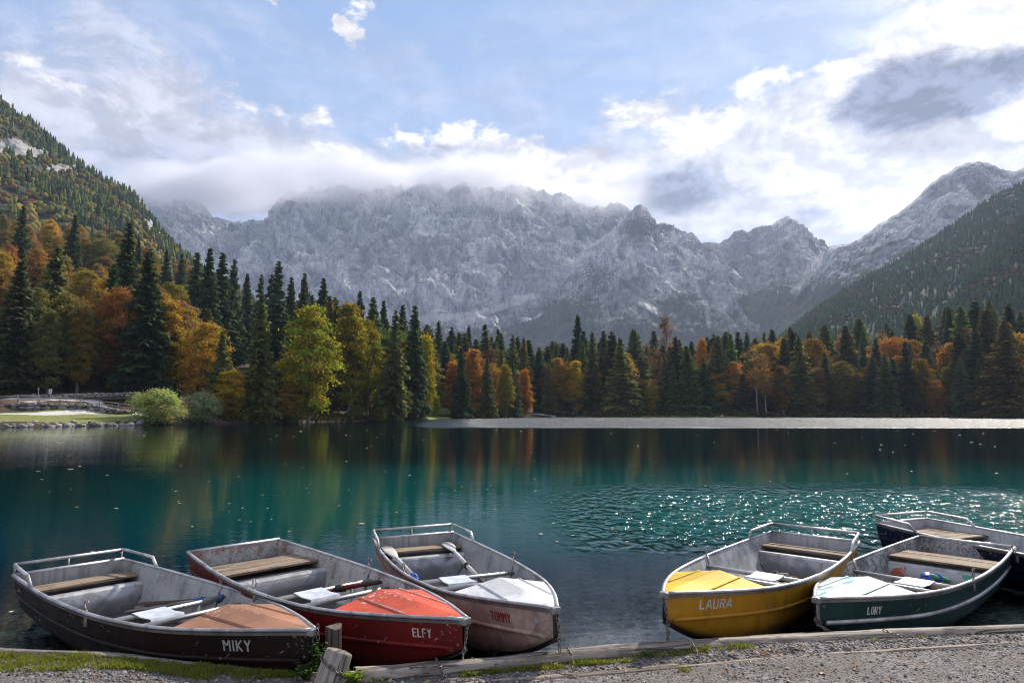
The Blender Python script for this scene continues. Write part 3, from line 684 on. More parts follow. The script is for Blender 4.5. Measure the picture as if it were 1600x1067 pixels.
# trees one can pick out, from the left bank round to the far right
for a in [
    ('spruce', 224, 122, 388, 47, DK, 'tall dark spruce with a bare grey lower trunk above the rounded willow bush', SH, 0),
    ('spruce', 186, 150, 346, 34, DK, 'tall dark spruce standing behind and left of the spruce with the bare trunk', SH, 1),
    ('broad', 320, 124, 497, 50, GO, 'golden orange beech above the two willow bushes', SH, 2),
    ('broad', 362, 116, 575, 34, (0.390, 0.290, 0.028), 'low spreading yellow orange beech branch crown behind the grey-green willow bush', SH, 5),
    ('spruce', 345, 118, 516, 27, OL, 'small olive spruce rising out of the golden orange beech', SH, 5),
    ('spruce', 406, 117, 458, 27, OL, 'slender olive spruce standing at the water between the golden beech and the yellow-green maple', SH, 1),
    ('broad', 483, 124, 474, 50, YG, 'large bright yellow-green maple leaning over the water', SH, 0),
    ('broad', 452, 121, 594, 20, (0.390, 0.246, 0.042), 'small pale orange tree at the foot of the bright yellow-green maple', SH, 1),
    ('broad', 545, 142, 466, 34, (0.273, 0.225, 0.028), 'tall olive yellow broadleaf tree next to the bright yellow-green maple', SH, 3),
    ('broad', 575, 150, 500, 26, (0.221, 0.217, 0.028), 'slimmer mustard broadleaf tree between the olive yellow tree and the paired spruces', SH, 4),
    ('spruce', 617, 148, 484, 28, OL, 'olive spruce, first of the pair beside the clearing on the shore', SH, 4),
    ('spruce', 646, 156, 476, 24, DK2, 'dark spruce, second of the pair beside the clearing on the shore', SH, 1),
    ('broad', 664, 172, 516, 18, (0.338, 0.304, 0.028), 'narrow yellow tree next to the grassy clearing', SH, 6),
    ('spruce', 721, 184, 541, 20, DK, 'small dense dark spruce standing in front of the bright orange beech', SH, 5),
    ('broad', 738, 192, 541, 21, OR, 'bright orange beech behind the small dense spruce', SH, 3),
    ('broad', 708, 195, 560, 14, OR, 'thin orange beech showing left of the small dense spruce', SH, 6),
    ('spruce', 762, 192, 556, 16, OL, 'olive spruce just right of the bright orange beech', SH, 3),
    ('broad', 790, 205, 566, 15, (0.247, 0.217, 0.028), 'olive gold tree between spruces left of the gravel landing', SH, 3),
    ('spruce', 802, 210, 560, 15, DK2, 'dark spruce next to the rusty tree by the gravel landing', SH, 1),
    ('broad', 820, 216, 572, 12, (0.416, 0.189, 0.028), 'rusty orange tree leaning over the gravel landing', SH, 6),
    ('spruce', 857, 232, 568, 11, OL, 'slim grey-green spruce with a pale trunk by the gravel landing', SH, 6),
    ('broad', 898, 236, 560, 17, (0.442, 0.319, 0.021), 'golden yellow tree at the start of the far shore wood', SH, 3),
    ('broad', 925, 240, 570, 22, (0.338, 0.246, 0.021), 'dark gold spreading tree next to the golden yellow tree of the far shore', SH, 1),
    ('spruce', 903, 262, 490, 14, DK, 'tallest dark spruce top above the golden trees of the far shore', SH, 0),
    ('broad', 1098, 262, 525, 13, (0.442, 0.189, 0.028), 'orange beech top between dark spruces of the far shore', SH, 3),
    ('bare', 1042, 262, 492, 15, BR, 'leafless reddish brown tree top above the far shore spruces', SH, 0),
    ('bare', 1182, 231, 545, 15, (0.286, 0.160, 0.042), 'white-stemmed thin tree with a few orange leaves on the far shore', SH, 1),
    ('bare', 1196, 232, 552, 13, (0.286, 0.174, 0.042), 'second white-stemmed thin tree beside its twin on the far shore', SH, 2),
    ('broad', 1222, 233, 568, 17, (0.260, 0.145, 0.035), 'brown orange beech right of the white-stemmed thin trees', SH, 3),
    ('broad', 1318, 236, 560, 32, (0.195, 0.152, 0.028), 'wide dull olive orange beech low at the far shore', SH, 2),
    ('broad', 1278, 234, 570, 16, (0.221, 0.145, 0.063), 'pale brown half-bare beech left of the wide olive beech', SH, 6),
    ('broad', 1405, 236, 552, 22, (0.312, 0.167, 0.028), 'orange brown beech standing between two dark far shore spruces', SH, 3),
    ('broad', 1487, 240, 532, 22, (0.390, 0.210, 0.025), 'bright orange beech on the far shore toward the end of the wood', SH, 3),
    ('broad', 1540, 238, 536, 26, (0.286, 0.145, 0.031), 'rusty beech with a bare lower trunk at the far shore', SH, 4),
    ('spruce', 1450, 238, 530, 26, DK2, 'broad grey-green spruce left of the bright orange far shore beech', SH, 2),
    ('spruce', 1372, 240, 526, 22, DK2, 'grey-green spruce right of the wide olive beech', SH, 0),
    ('spruce', 1352, 244, 535, 18, DK2, 'grey-green spruce directly behind the wide olive beech', SH, 1),
    ('spruce', 1588, 228, 505, 30, DK, 'massive dark spruce closing the wood at the end of the far shore', SH, 2),
    ('broad', 1436, 290, 487, 16, YG, 'yellow-green tree top high in the far shore wood', SH, 1),
]: tree_px(a[0], a[1], a[2], a[3], a[4], a[5], a[6], a[7], a[8], bark=(.34, .31, .28) if 'white-stemmed' in a[6] else (0.156, 0.145, 0.119))
# dark spruce tops standing above the autumn wood of the left slope
for i, (px, Y, yt, hw) in enumerate([(298, 215, 392, 15), (318, 205, 387, 20), (340, 212, 392, 16), (357, 222, 403, 14), (430, 190, 407, 20), (418, 205, 428, 14), (470, 215, 424, 13), (500, 218, 433, 15), (380, 240, 425, 12), (402, 245, 428, 11), (450, 232, 432, 12), (560, 235, 452, 12), (580, 240, 462, 11), (598, 235, 468, 12), (628, 232, 474, 12), (16, 215, 318, 24), (100, 235, 334, 17), (205, 255, 372, 14), (275, 265, 395, 12), (250, 250, 388, 12), (15, 160, 430, 30), (685, 225, 500, 13), (705, 235, 510, 12), (732, 250, 508, 13), (758, 250, 505, 13), (778, 255, 512, 12), (668, 240, 508, 11)]):
    where = ['furthest toward the lake end', 'second', 'third', 'fourth']
    tree_px('spruce', px, Y, yt, hw, DK if i % 3 else DK2, 'dark spruce top standing clear of the autumn trees, number %s along the slope skyline' % (i + 1) if False else 'spruce with a clear dark top, %s' % (
        ['first of a close trio over the orange wood', 'broadest of a close trio over the orange wood', 'last of a close trio over the orange wood', 'slim one just after the close trio', 'tall one behind the slender olive spruce', 'narrow, against the tall one behind the olive spruce', 'behind the top of the yellow-green maple', 'just right of the top of the yellow-green maple',
         'thin far one before the mountain wall', 'second thin far one before the mountain wall', 'thin one between maple and olive spruce', 'first behind the olive yellow tree', 'second behind the olive yellow tree', 'third behind the olive yellow tree', 'behind the paired spruces of the clearing', 'high on the slope at the edge of view', 'in the rust red part of the slope', 'upslope of the tall twin spruces', 'at the foot of the rocky hill', 'small one under the rocky hill', 'broad low one at the edge of view',
         'above the narrow yellow tree', 'beside the one above the narrow yellow tree', 'above the bright orange beech', 'right of the one above the orange beech', 'above the olive gold tree', 'left of the narrow yellow tree'][i]), SH)
# --- the wood around them
SKY = np.array([(-300, 230), (-100, 260), (0, 292), (50, 318), (100, 338), (150, 352), (200, 372), (250, 390), (300, 402), (330, 412), (400, 432), (440, 436), (500, 446), (560, 466), (600, 478), (640, 490), (680, 503), (720, 515), (760, 515), (800, 520), (850, 524), (900, 505), (940, 502), (1000, 506), (1050, 508), (1100, 510), (1150, 512), (1200, 503), (1250, 498), (1300, 492), (1350, 486), (1400, 482), (1460, 470), (1500, 474), (1550, 462), (1600, 466), (1800, 440)])
def skyrow(px): return np.interp(px, SKY[:, 0], SKY[:, 1])
PLACED = []
def free(x, y, d):
    for a, b in PLACED:
        if (a - x) ** 2 + (b - y) ** 2 < d * d: return False
    return True
def pick(px, Y, r):
    """species mix of each stretch of the wood"""
    if px < 300:
        up = Y > 190
        if r < (.24 if up else .24): return 'spruce', [DK, DK2][RNG.integers(2)], 'dark spruce'
        c = [GO, (.32, .19, .055), (.24, .155, .06), (.33, .235, .055), (.28, .23, .06), (.21, .19, .06), (.28, .185, .065)][RNG.integers(7)]
        return 'broad', c, 'autumn beech'
    if px < 460:
        if r < .28: return 'spruce', [DK, OL][RNG.integers(2)], 'dark spruce'
        c = [GO, (.30, .16, .04), RU, (.28, .18, .05), YG, (.36, .20, .03)][RNG.integers(6)]; return 'broad', c, 'autumn beech'
    if px < 700:
        if r < .68: return 'spruce', [DK, DK2, OL][RNG.integers(3)], 'dark spruce'
        return 'broad', [YG, (.3, .23, .03), GR][RNG.integers(3)], 'yellow-green tree'
    if px < 880:
        if r < .6: return 'spruce', [DK, DK2, OL][RNG.integers(3)], 'dark spruce'
        if r < .75: return 'bare', [BR, (.17, .08, .04)][RNG.integers(2)], 'reddish half-bare tree'
        return 'broad', [(.32, .16, .035), (.3, .2, .03), RU][RNG.integers(3)], 'autumn beech'
    if r < .70: return 'spruce', [DK2, OL, OL, DK][RNG.integers(4)], 'dark spruce'
    if r < .76: return 'bare', BR, 'reddish half-bare tree'
    return 'broad', [(.26, .18, .03), YG, (.32, .17, .03), OR, (.21, .18, .03), GO][RNG.integers(6)], 'autumn beech'
ROWS = {}
def wood(lo, hi, y0, y1, n, dmin, hmin, hmax, group, place):
    k = 0; tries = 0
    while k < n and tries < n * 40:
        tries += 1
        px = RNG.uniform(lo, hi); q = RNG.uniform(0, 1) ** .8; u = ray(px, 600)[0]; Y = shore_y(u) + y0 + (y1 - y0) * q; x = u * Y
        if not free(x, Y, dmin): continue
        kind, col, nm = pick(px, Y, RNG.uniform()); lim = 299
        if N_TREES[kind] > lim: continue
        g = float(bank_h(np.array([u]), np.array([Y]))[0]); H = RNG.uniform(hmin, hmax) * (1.12 if kind == 'spruce' else .86)
        top = CAMH + ray(px, skyrow(px) + RNG.uniform(0, 26))[1] * Y
        H = min(H, top - g)
        if H < 8: continue
        c = np.array(col) * RNG.uniform(.7, 1.2) * (np.array([RNG.uniform(.85, 1.1), RNG.uniform(.85, 1.15), RNG.uniform(.8, 1.3)]) if kind != 'spruce' else np.array([RNG.uniform(.85, 1.5), RNG.uniform(.9, 1.25), RNG.uniform(.85, 1.1)]))
        t = tree(kind, x, Y, g, H, RNG.uniform(.8, 1.2) * (1.38 if kind == 'spruce' else (.74 if px < 480 else .9)), tuple(c), None, group); t.rotation_euler = (RNG.normal(0, .02), RNG.normal(0, .02), RNG.uniform(0, 6.28))
        ROWS.setdefault((nm, place), []).append((px, Y, H, t)); PLACED.append((x, Y)); k += 1
for u, y in TREES: PLACED.append((u * y, y))
wood(850, 1700, 5, 20, 84, 3.4, 13, 27, 'trees in the front row of the far shore', "in the far shore's front row")
wood(850, 1750, 20, 95, 165, 4.2, 22, 34, 'trees behind the front row of the far shore', "behind the far shore's front row")
wood(450, 720, 9, 110, 66, 4.6, 17, 27, 'trees behind the clearing', "behind the shore clearing")
wood(660, 890, 12, 90, 56, 4.0, 18, 30, 'trees behind the gravel landing', "behind the gravel landing")
wood(-200, 330, 22, 60, 80, 3.3, 15, 24, 'trees of the left slope', "low on the left slope")
wood(-200, 300, 60, 230, 135, 6.2, 16, 25, 'trees of the left slope', "high on the left slope")
wood(250, 480, 8, 150, 70, 5.2, 16, 25, 'trees behind the willow bushes', "behind the maple and willows")
ORD = ['first', 'second', 'third', 'fourth', 'fifth', 'sixth', 'seventh', 'eighth', 'ninth', 'tenth', 'eleventh', 'twelfth', 'thirteenth', 'fourteenth', 'fifteenth', 'sixteenth', 'seventeenth', 'eighteenth', 'nineteenth', 'twentieth']
def ordn(i): return ORD[i] if i < 20 else '%d%s' % (i + 1, {1: 'st', 2: 'nd', 3: 'rd'}.get((i + 1) % 10 if (i + 1) % 100 not in (11, 12, 13) else 0, 'th'))
for (nm, place), L in ROWS.items():
    L.sort(key=lambda q: q[0]); hm = np.median([q[2] for q in L])
    for i, (px, Y, H, t) in enumerate(L):
        t['label'] = '%s %s, %s of its kind from the left' % (nm, place, ordn(i))
print('TREES', N_TREES)
# willow bushes and shrubs on the banks
BG = 'bushes on the banks'
for px, Y, yt, hw, col, lab, v in [
    (250, 100.5, 606, 37, WI, 'rounded pale green willow bush hanging over the water at the end of the path', 0),
    (318, 108, 611, 30, WI2, 'upright grey-green willow bush on the shore right of the pale green one', 1),
    (560, 139, 631, 13, GR, 'leafy green shrub on the brown bank under the olive yellow tree', 2), (592, 142, 637, 15, (.12, .12, .025), 'yellowish shrub at the water below the paired spruces', 3),
    (678, 178, 612, 11, YG, 'bright yellow-green shrub at the edge of the grassy clearing', 1), (694, 183, 637, 13, WI, 'pale shrub in the grassy clearing at the shore', 2), (650, 165, 648, 12, WI, 'low pale green shrub at the waterline left of the clearing', 3),
    (772, 206, 642, 10, WI2, 'grey shrub at the foot of the spruces left of the gravel landing', 0), (795, 210, 645, 12, (.13, .13, .04), 'olive shrub beside the gravel landing', 1), (462, 121, 640, 9, GR, 'small dark green shrub on the brown bank under the small orange tree', 2), (540, 137, 650, 9, WI2, 'low grey shrub at the waterline under the maple', 3)]:
    tree_px('bush', px, Y, yt, hw, col, lab, BG, v)
# undergrowth along the far waterline
def undergrowth():
    C, A, B, T = [], [], [], []
    r = RNG
    for k in range(900):
        px = r.uniform(360, 1750); u = ray(px, 600)[0]; Y = shore_y(u) + abs(r.normal(0, 3)) + .4
        if 812 < px < 872 or 655 < px < 740: continue
        g = float(bank_h(np.array([u]), np.array([Y]))[0]); R = r.uniform(.4, 1.5) * (Y / 200)
        m = 26; o = r.normal(0, 1, (m, 3)) * np.array([R, R * .7, R * .45]); o[:, 2] = np.abs(o[:, 2])
        nn = unit(r.normal(size=(m, 3)) + np.array([0, -.4, .8])); a = unit(np.cross(nn, r.normal(size=(m, 3)))); b = np.cross(nn, a); s = r.uniform(.12, .32, m)[:, None] * (Y / 200)
        C.append(np.array([u * Y, Y, g]) + o); A.append(a * s); B.append(b * s)
        base = np.array([(.05, .06, .02), (.09, .08, .025), (.13, .07, .03), (.035, .05, .02), (.14, .12, .03)][r.integers(5)])
        T.append(np.repeat(base[None] * r.uniform(.6, 1.2, (m, 1)), 4, 0))
    V, F = quads(np.concatenate(C), np.concatenate(A), np.concatenate(B))
    tag(np_mesh('undergrowth', V, F, M_FAR, False, {'col': np.concatenate(T)}), 'tangled brown and green undergrowth along the far waterline', 'undergrowth', kind='stuff')
undergrowth()

# far hillside forests: too many trees to count, each a small ragged cone or crown
def cone_tmpl(seed):
    r = np.random.default_rng(seed); V, F = [], []
    for z0, z1, rad in ((.05, .48, .21), (.28, .74, .155), (.55, 1.0, .10)):
        b = len(V); n = 6; a0 = r.uniform(0, 6)
        for k in range(n):
            q = rad * r.uniform(.65, 1.25); a = a0 + 6.283 * k / n; V.append((q * math.cos(a), q * math.sin(a), z0 + r.uniform(-.06, .04)))
        V.append((0, 0, z1)); F += [(b + k, b + (k + 1) % n, b + n) for k in range(n)]
    return np.array(V), np.array(F)
def ball_tmpl(seed):
    r = np.random.default_rng(seed); import bmesh
    bm = bmesh.new(); bmesh.ops.create_icosphere(bm, subdivisions=1, radius=.5); V = np.array([v.co[:] for v in bm.verts]); F = np.array([[v.index for v in f.verts] for f in bm.faces]); bm.free()
    V *= r.uniform(.65, 1.2, (len(V), 1)); V[:, :2] *= .75; V[:, 2] = V[:, 2] * .95 + .5; return V, F
TM = [cone_tmpl(i) for i in range(4)] + [ball_tmpl(i) for i in range(4)]
def far_forest(P, A, side, n, lab):
    nu, nv = P.shape[:2]; r = np.random.default_rng(n); VV, FF, CC = [], [], []; off = 0
    iu = r.uniform(0, nu - 1.01, n); iv = r.uniform(0, 1, n) ** .8 * 1.02 * (nv - 14)
    a, b = iu.astype(int), np.minimum(iv.astype(int), nv - 2); f, g = (iu - a)[:, None], (iv - b)[:, None]
    Q = (P[a, b] * (1 - f) + P[a + 1, b] * f) * (1 - g) + (P[a, b + 1] * (1 - f) + P[a + 1, b + 1] * f) * g
    rock = A['rock'][a, b] if 'rock' in A else np.zeros(n)
    clump = fbm(Q * .012, 4)
    zone = fbm(Q * np.array([.006, .006, .012]) + 40, 3)
    for k in range(n):
        if rock[k] > .35 + r.uniform(0, .5): continue
        con = clump[k] + r.normal(0, .12) > (-.02 if side == 'left' else -.13)
        t = TM[r.integers(4) + (0 if con else 4)]
        H = (r.uniform(7, 17) if con else r.uniform(4, 9)) * (1 if side == 'left' else .68)
        if side == 'left' and iv[k] > nv * .55: H *= .8
        c, s = math.cos(k), math.sin(k); V = t[0] * H; V[:, :2] *= 1.05 if con else 1.25
        V = np.stack([V[:, 0] * c - V[:, 1] * s, V[:, 0] * s + V[:, 1] * c, V[:, 2] - .6], 1) + Q[k]
        if con: col = np.array([(.022, .036, .018), (.035, .05, .02), (.07, .082, .022)][0 if r.uniform() < .45 else (1 if r.uniform() < .5 or side == 'right' else 2)])
        else:
            L = [(.15, .14, .035), (.15, .10, .03), (.11, .115, .03), (.11, .065, .028)] if side == 'left' else [(.085, .06, .026), (.075, .062, .026), (.095, .062, .026), (.06, .058, .024)]
            col = np.array(L[r.integers(4)]); col = col * (.8 + .6 * max(0, zone[k]))
        col = col * (1.9 if side == 'left' else (np.array([1.3, 1.75, 1.5]) if con else 1.3))
        VV.append(V); FF.append(t[1] + off); off += len(V); CC.append(np.repeat(col[None] * r.uniform(.7, 1.25), len(V), 0))
    tag(np_mesh('forest', np.concatenate(VV), np.concatenate(FF), M_FAR, False, {'col': np.concatenate(CC)}), lab, 'forest', kind='stuff')
for (P, A, side, n), lab in zip(HILLS, ['dark mixed forest covering the far hillside under the grey peak', 'dense autumn forest on the nearer hillside over the far shore', 'sunlit larch and spruce forest on the steep rocky hill']):
    far_forest(P, A, side, n, lab)
def side_woods():
    """the wood goes on to both sides of the view"""
    r = np.random.default_rng(77); VV, FF, CC = [], [], []; off = 0
    for lo, hi, n, left in ((-1.45, -.93, 700, True), (.88, 1.45, 600, False)):
        u = r.uniform(lo, hi, n); Y = shore_y(u) + 8 + 260 * r.uniform(0, 1, n) ** 1.3; z = bank_h(u, Y)
        for k in range(n):
            con = r.uniform() < (.45 if left else .75); t = TM[r.integers(4) + (0 if con else 4)]; H = r.uniform(15, 27) * (1 if con else .8)
            V = t[0] * H * np.array([1, 1, 1]); c, s = math.cos(k), math.sin(k)
            V = np.stack([V[:, 0] * c - V[:, 1] * s, V[:, 0] * s + V[:, 1] * c, V[:, 2] - .5], 1) + np.array([u[k] * Y[k], Y[k], z[k]])
            col = np.array([DK, DK2, OL][r.integers(3)] if con else [(.30, .18, .05), (.24, .16, .05), (.28, .23, .05)][r.integers(3)]) * .7
            VV.append(V); FF.append(t[1] + off); off += len(V); CC.append(np.repeat(col[None] * r.uniform(.7, 1.2), len(V), 0))
    tag(np_mesh('forest', np.concatenate(VV), np.concatenate(FF), M_FAR, False, {'col': np.concatenate(CC)}), 'mixed forest continuing along the lake shore beyond the view', 'forest', kind='stuff')
side_woods()
# ================================================================ ROWING BOATS
BL = 3.7791
BKS = [0, .25, .5, .72, .88, 1.0]; BW = [.471, .5354, .5276, .4082, .213, .02]
BKZ = [0, .33, .66, 1.0]; BZ = [.4739, .4272, .4213, .4976]
ZKS = [0, .25, .5, .68, .8, .9, 1.0]; ZKV = [.02, -.03, -.055, -.045, .03, .155, .318]
def herm(ks, v, s):
    ks = np.asarray(ks, float); v = np.asarray(v, float); s = np.asarray(s, float); m = np.gradient(v, ks)
    i = np.clip(np.searchsorted(ks, s, side='right') - 1, 0, len(ks) - 2); h = ks[i + 1] - ks[i]; t = (s - ks[i]) / h
    return (2 * t**3 - 3 * t**2 + 1) * v[i] + (t**3 - 2 * t**2 + t) * h * m[i] + (-2 * t**3 + 3 * t**2) * v[i + 1] + (t**3 - t**2) * h * m[i + 1]
def bw(s): return herm(BKS, BW, s)
def bz(s): return herm(BKZ, BZ, s)
def half_section(s, inset=0.0, floor=None):
    """gunwale to keel: list of (y, z) on one side of the hull at station s"""
    w, zg, zk = float(bw(s)), float(bz(s)), float(herm(ZKS, ZKV, s)); k = min(w / .3, 1)
    zr = zg - .176; wr = w - .042 * k
    pts = [(w, zg), (w - .014 * k, zg - .06), (w - .030 * k, zg - .13), (wr, zr), (wr - .010 * k, zr - .02 * k), (wr - .035 * k, zr + (zk - zr) * .40), (wr * .84 - .035 * k, zr + (zk - zr) * .72), (wr * .62, zk + .028 * k), (wr * .3, zk + .008 * k), (0.0, zk)]
    out = []
    for y, z in pts:
        y2 = max(y - inset, 0.0) if y > 0 else 0.0; z2 = z + (inset if z < zg - .02 else 0)
        if floor is not None: z2 = max(z2, min(floor, zg - .05))
        out.append((y2, z2))
    return out
def side_point(s, t, sd, off=0.0):
    """point on the upper side of the hull, t metres below the gunwale"""
    w, zg = float(bw(s)), float(bz(s)); k = min(w / .3, 1)
    y = w - .042 * k * min(t / .176, 1)
    return np.array([s * BL, sd * (y + off), zg - t])
# materials ------------------------------------------------------------
def paint(name, c, c2=None, wear=.25, rough=.42, spots=(.30, .29, .28), dirt=.5, grime=.6):
    kk = min(1.0, max(c) * 4)
    def f(N):
        p = N.coord('Object'); n = N.noise(p, 2.2, 6, .65); n2 = N.noise(p, 26, 5, .7); n3 = N.noise(N.mapping(p, (9, 9, 1.2)), 1.0, 4, .6); z = N.sep(p)[2]
        col = N.mix(n.ss(.42, .58), c, c2 or tuple(x * .7 for x in c))
        col = N.mix((n3.ss(.52, .66) * dirt * .8), col, tuple(x * .35 + .012 * kk for x in c))
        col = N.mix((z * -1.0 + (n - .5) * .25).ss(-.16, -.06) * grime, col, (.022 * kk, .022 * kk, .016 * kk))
        chips = (n2 + (n - .5) * .7).ss(.665 - .10 * wear, .685 - .10 * wear)
        n4 = N.noise(p, 1.1, 8, .72, .8); col = N.mix(n4.ss(.52, .62) * (.4 + .4 * wear), col, tuple(x * .5 + .01 * kk for x in c)); col = N.mix((n4 * -1.0 + 1.0).ss(.54, .62) * .28, col, tuple(x * 1.3 + .03 * kk for x in c))
        col = N.mix(chips * .85, col, spots)
        return {'Base Color': col, 'Roughness': n.ss(.2, .8, rough, rough + .25), 'Specular IOR Level': .2, 'Normal': N.bump(n * .6 + n2 * .12 - chips * .2, .35, .012)}
    return principled(name, f)
def metal(name, c=(.56, .56, .57), rough=.38, met=.85, scr=1.0):
    def f(N):
        p = N.coord('Object'); n = N.noise(N.mapping(p, (3, 30, 30)), 1.0, 4, .6); n2 = N.noise(p, 3.0, 5, .65)
        col = N.mix(n2.ss(.42, .60), c, tuple(x * .55 for x in c)); col = N.mix(N.noise(p, 14, 5, .7).ss(.58, .64) * .5, col, (.12, .08, .06))
        return {'Base Color': col, 'Metallic': met, 'Roughness': (n * .25 + n2 * .3 + rough - .25).clamp(), 'Normal': N.bump(n2 + n * .1, .2, .01)}
    return principled(name, f)
def lining(name, c, speck, amount, rust=(.18, .05, .03), streak=.5, flake=False):
    def f(N):
        p = N.coord('Object'); n = N.noise(p, 3.0, 6, .68); n2 = N.noise(p, 38, 4, .7); n3 = N.noise(N.mapping(p, (10, 10, 1.0)), 1.0, 5, .65); x, y, z = N.sep(p)
        col = N.mix(n.ss(.42, .60), c, tuple(q * .62 for q in c))
        col = N.mix(n3.ss(.51, .64) * streak, col, tuple(q * .38 for q in c))
        sp = (n2 + (n - .5) * .7 + (z - .3) * .25).ss(.655 - amount * .16, .68 - amount * .16)
        col = N.mix(sp * .9, col, speck)
        if flake:
            tx = x.ss(.035, .012); big = N.noise(p, 7, 7, .75); col = N.mix(tx * .6, col, (.62, .61, .58)); col = N.mix(tx * (big + (z - .36) * .5).ss(.52, .55), col, (.26, .05, .045)); col = N.mix(tx * N.noise(p, 30, 4, .7).ss(.58, .61), col, (.07, .05, .045))
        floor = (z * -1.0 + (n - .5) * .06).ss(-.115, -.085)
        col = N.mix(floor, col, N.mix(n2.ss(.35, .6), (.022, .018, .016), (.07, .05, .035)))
        return {'Base Color': col, 'Metallic': .15, 'Roughness': .55, 'Normal': N.bump(n * .5 + n2 * .15 - sp * .1, .4, .012)}
    return principled(name, f)
def wood_mat(name, c, c2, along=0, fine=1.0):
    def f(N):
        p = N.coord('Object'); sc = [26 * fine] * 3; sc[along] = 1.6 * fine
        n = N.noise(N.mapping(p, tuple(sc)), 1.0, 6, .65, .5); n2 = N.noise(p, 4 * fine, 5, .65)
        sc2 = [70 * fine] * 3; sc2[along] = 2.2 * fine; cr = N.noise(N.mapping(p, tuple(sc2)), 1.0, 3, .6, .8)
        col = N.mix(n.ss(.41, .59), c, c2); col = N.mix(n2.ss(.52, .64) * .6, col, tuple(q * .5 for q in c2)); col = N.mix(cr.ss(.555, .61) * .85, col, tuple(q * .22 for q in c2))
        return {'Base Color': col, 'Roughness': .82, 'Normal': N.bump(n * .6 + cr.ss(.55, .62) * -.9, .9, .012 / fine)}
    return principled(name, f)
M_ALU = metal('aluminium', (.52, .51, .51), .48, .65); M_BOX = metal('air_box_metal', (.30, .30, .31), .34, .85); M_DULL = metal('dull_aluminium', (.42, .42, .43), .5, .7); M_TUBE = metal('steel_tube', (.55, .54, .53), .45, .65)
M_LOCK = metal('worn_oarlock', (.36, .30, .27), .5, .6); M_STRIP = metal('rim_strip', (.24, .22, .20), .5, .5); M_RUST = metal('rusty_iron', (.13, .075, .05), .7, .5); M_CHAIN = metal('chain_iron', (.20, .17, .15), .5, .75); M_BLACK = principled('black_rubber', lambda N: {'Base Color': (.012, .012, .013), 'Roughness': .5})
M_PLANK = wood_mat('bench_wood', (.34, .25, .17), (.20, .14, .095), 1); M_SEATP = principled('seat_plate', lambda N: {'Base Color': N.mix(N.noise(N.coord('Object'), 14, 5).ss(.35, .7), (.66, .70, .76), (.48, .50, .54)), 'Roughness': .45, 'Metallic': .2})
M_LETTER = paint('letter_paint', (.58, .56, .53), None, .6, .6, (.12, .10, .09), .3)
M_LETTER_RED = paint('letter_paint_red', (.30, .035, .03), None, .5, .6, (.35, .25, .22), .3)
STROKES = {  # stencil letters in a unit box, thick strokes with small gaps
    'M': [((.09, 0), (.09, 1)), ((.91, 0), (.91, 1)), ((.16, .95), (.46, .52)), ((.84, .95), (.54, .52))], 'I': [((.5, 0), (.5, 1))],
    'K': [((.1, 0), (.1, 1)), ((.24, .52), (.88, 1)), ((.30, .50), (.92, 0))], 'Y': [((.08, 1), (.45, .52)), ((.92, 1), (.55, .52)), ((.5, 0), (.5, .46))],
    'E': [((.1, 0), (.1, 1)), ((.24, .93), (.9, .93)), ((.24, .52), (.76, .52)), ((.24, .07), (.9, .07))], 'L': [((.1, 0), (.1, 1)), ((.24, .07), (.9, .07))],
    'F': [((.1, 0), (.1, 1)), ((.24, .93), (.9, .93)), ((.24, .52), (.76, .52))], 'T': [((.5, 0), (.5, .84)), ((.02, .93), (.98, .93))],
    'O': [((.1, .16), (.1, .84)), ((.9, .16), (.9, .84)), ((.16, .93), (.46, .93)), ((.54, .93), (.84, .93)), ((.16, .07), (.46, .07)), ((.54, .07), (.84, .07))],
    'A': [((.04, 0), (.42, 1)), ((.96, 0), (.58, 1)), ((.3, .32), (.70, .32))], 'U': [((.1, .16), (.1, 1)), ((.9, .16), (.9, 1)), ((.16, .07), (.46, .07)), ((.54, .07), (.84, .07))],
    'R': [((.1, 0), (.1, 1)), ((.24, .93), (.78, .93)), ((.24, .52), (.78, .52)), ((.88, .60), (.88, .86)), ((.50, .44), (.92, 0))]}
def rotm(yaw, pitch, roll):
    return Matrix.Rotation(yaw, 4, 'Z') @ Matrix.Rotation(pitch, 4, 'Y') @ Matrix.Rotation(roll, 4, 'X')
class Boat: pass
BOATS = {}
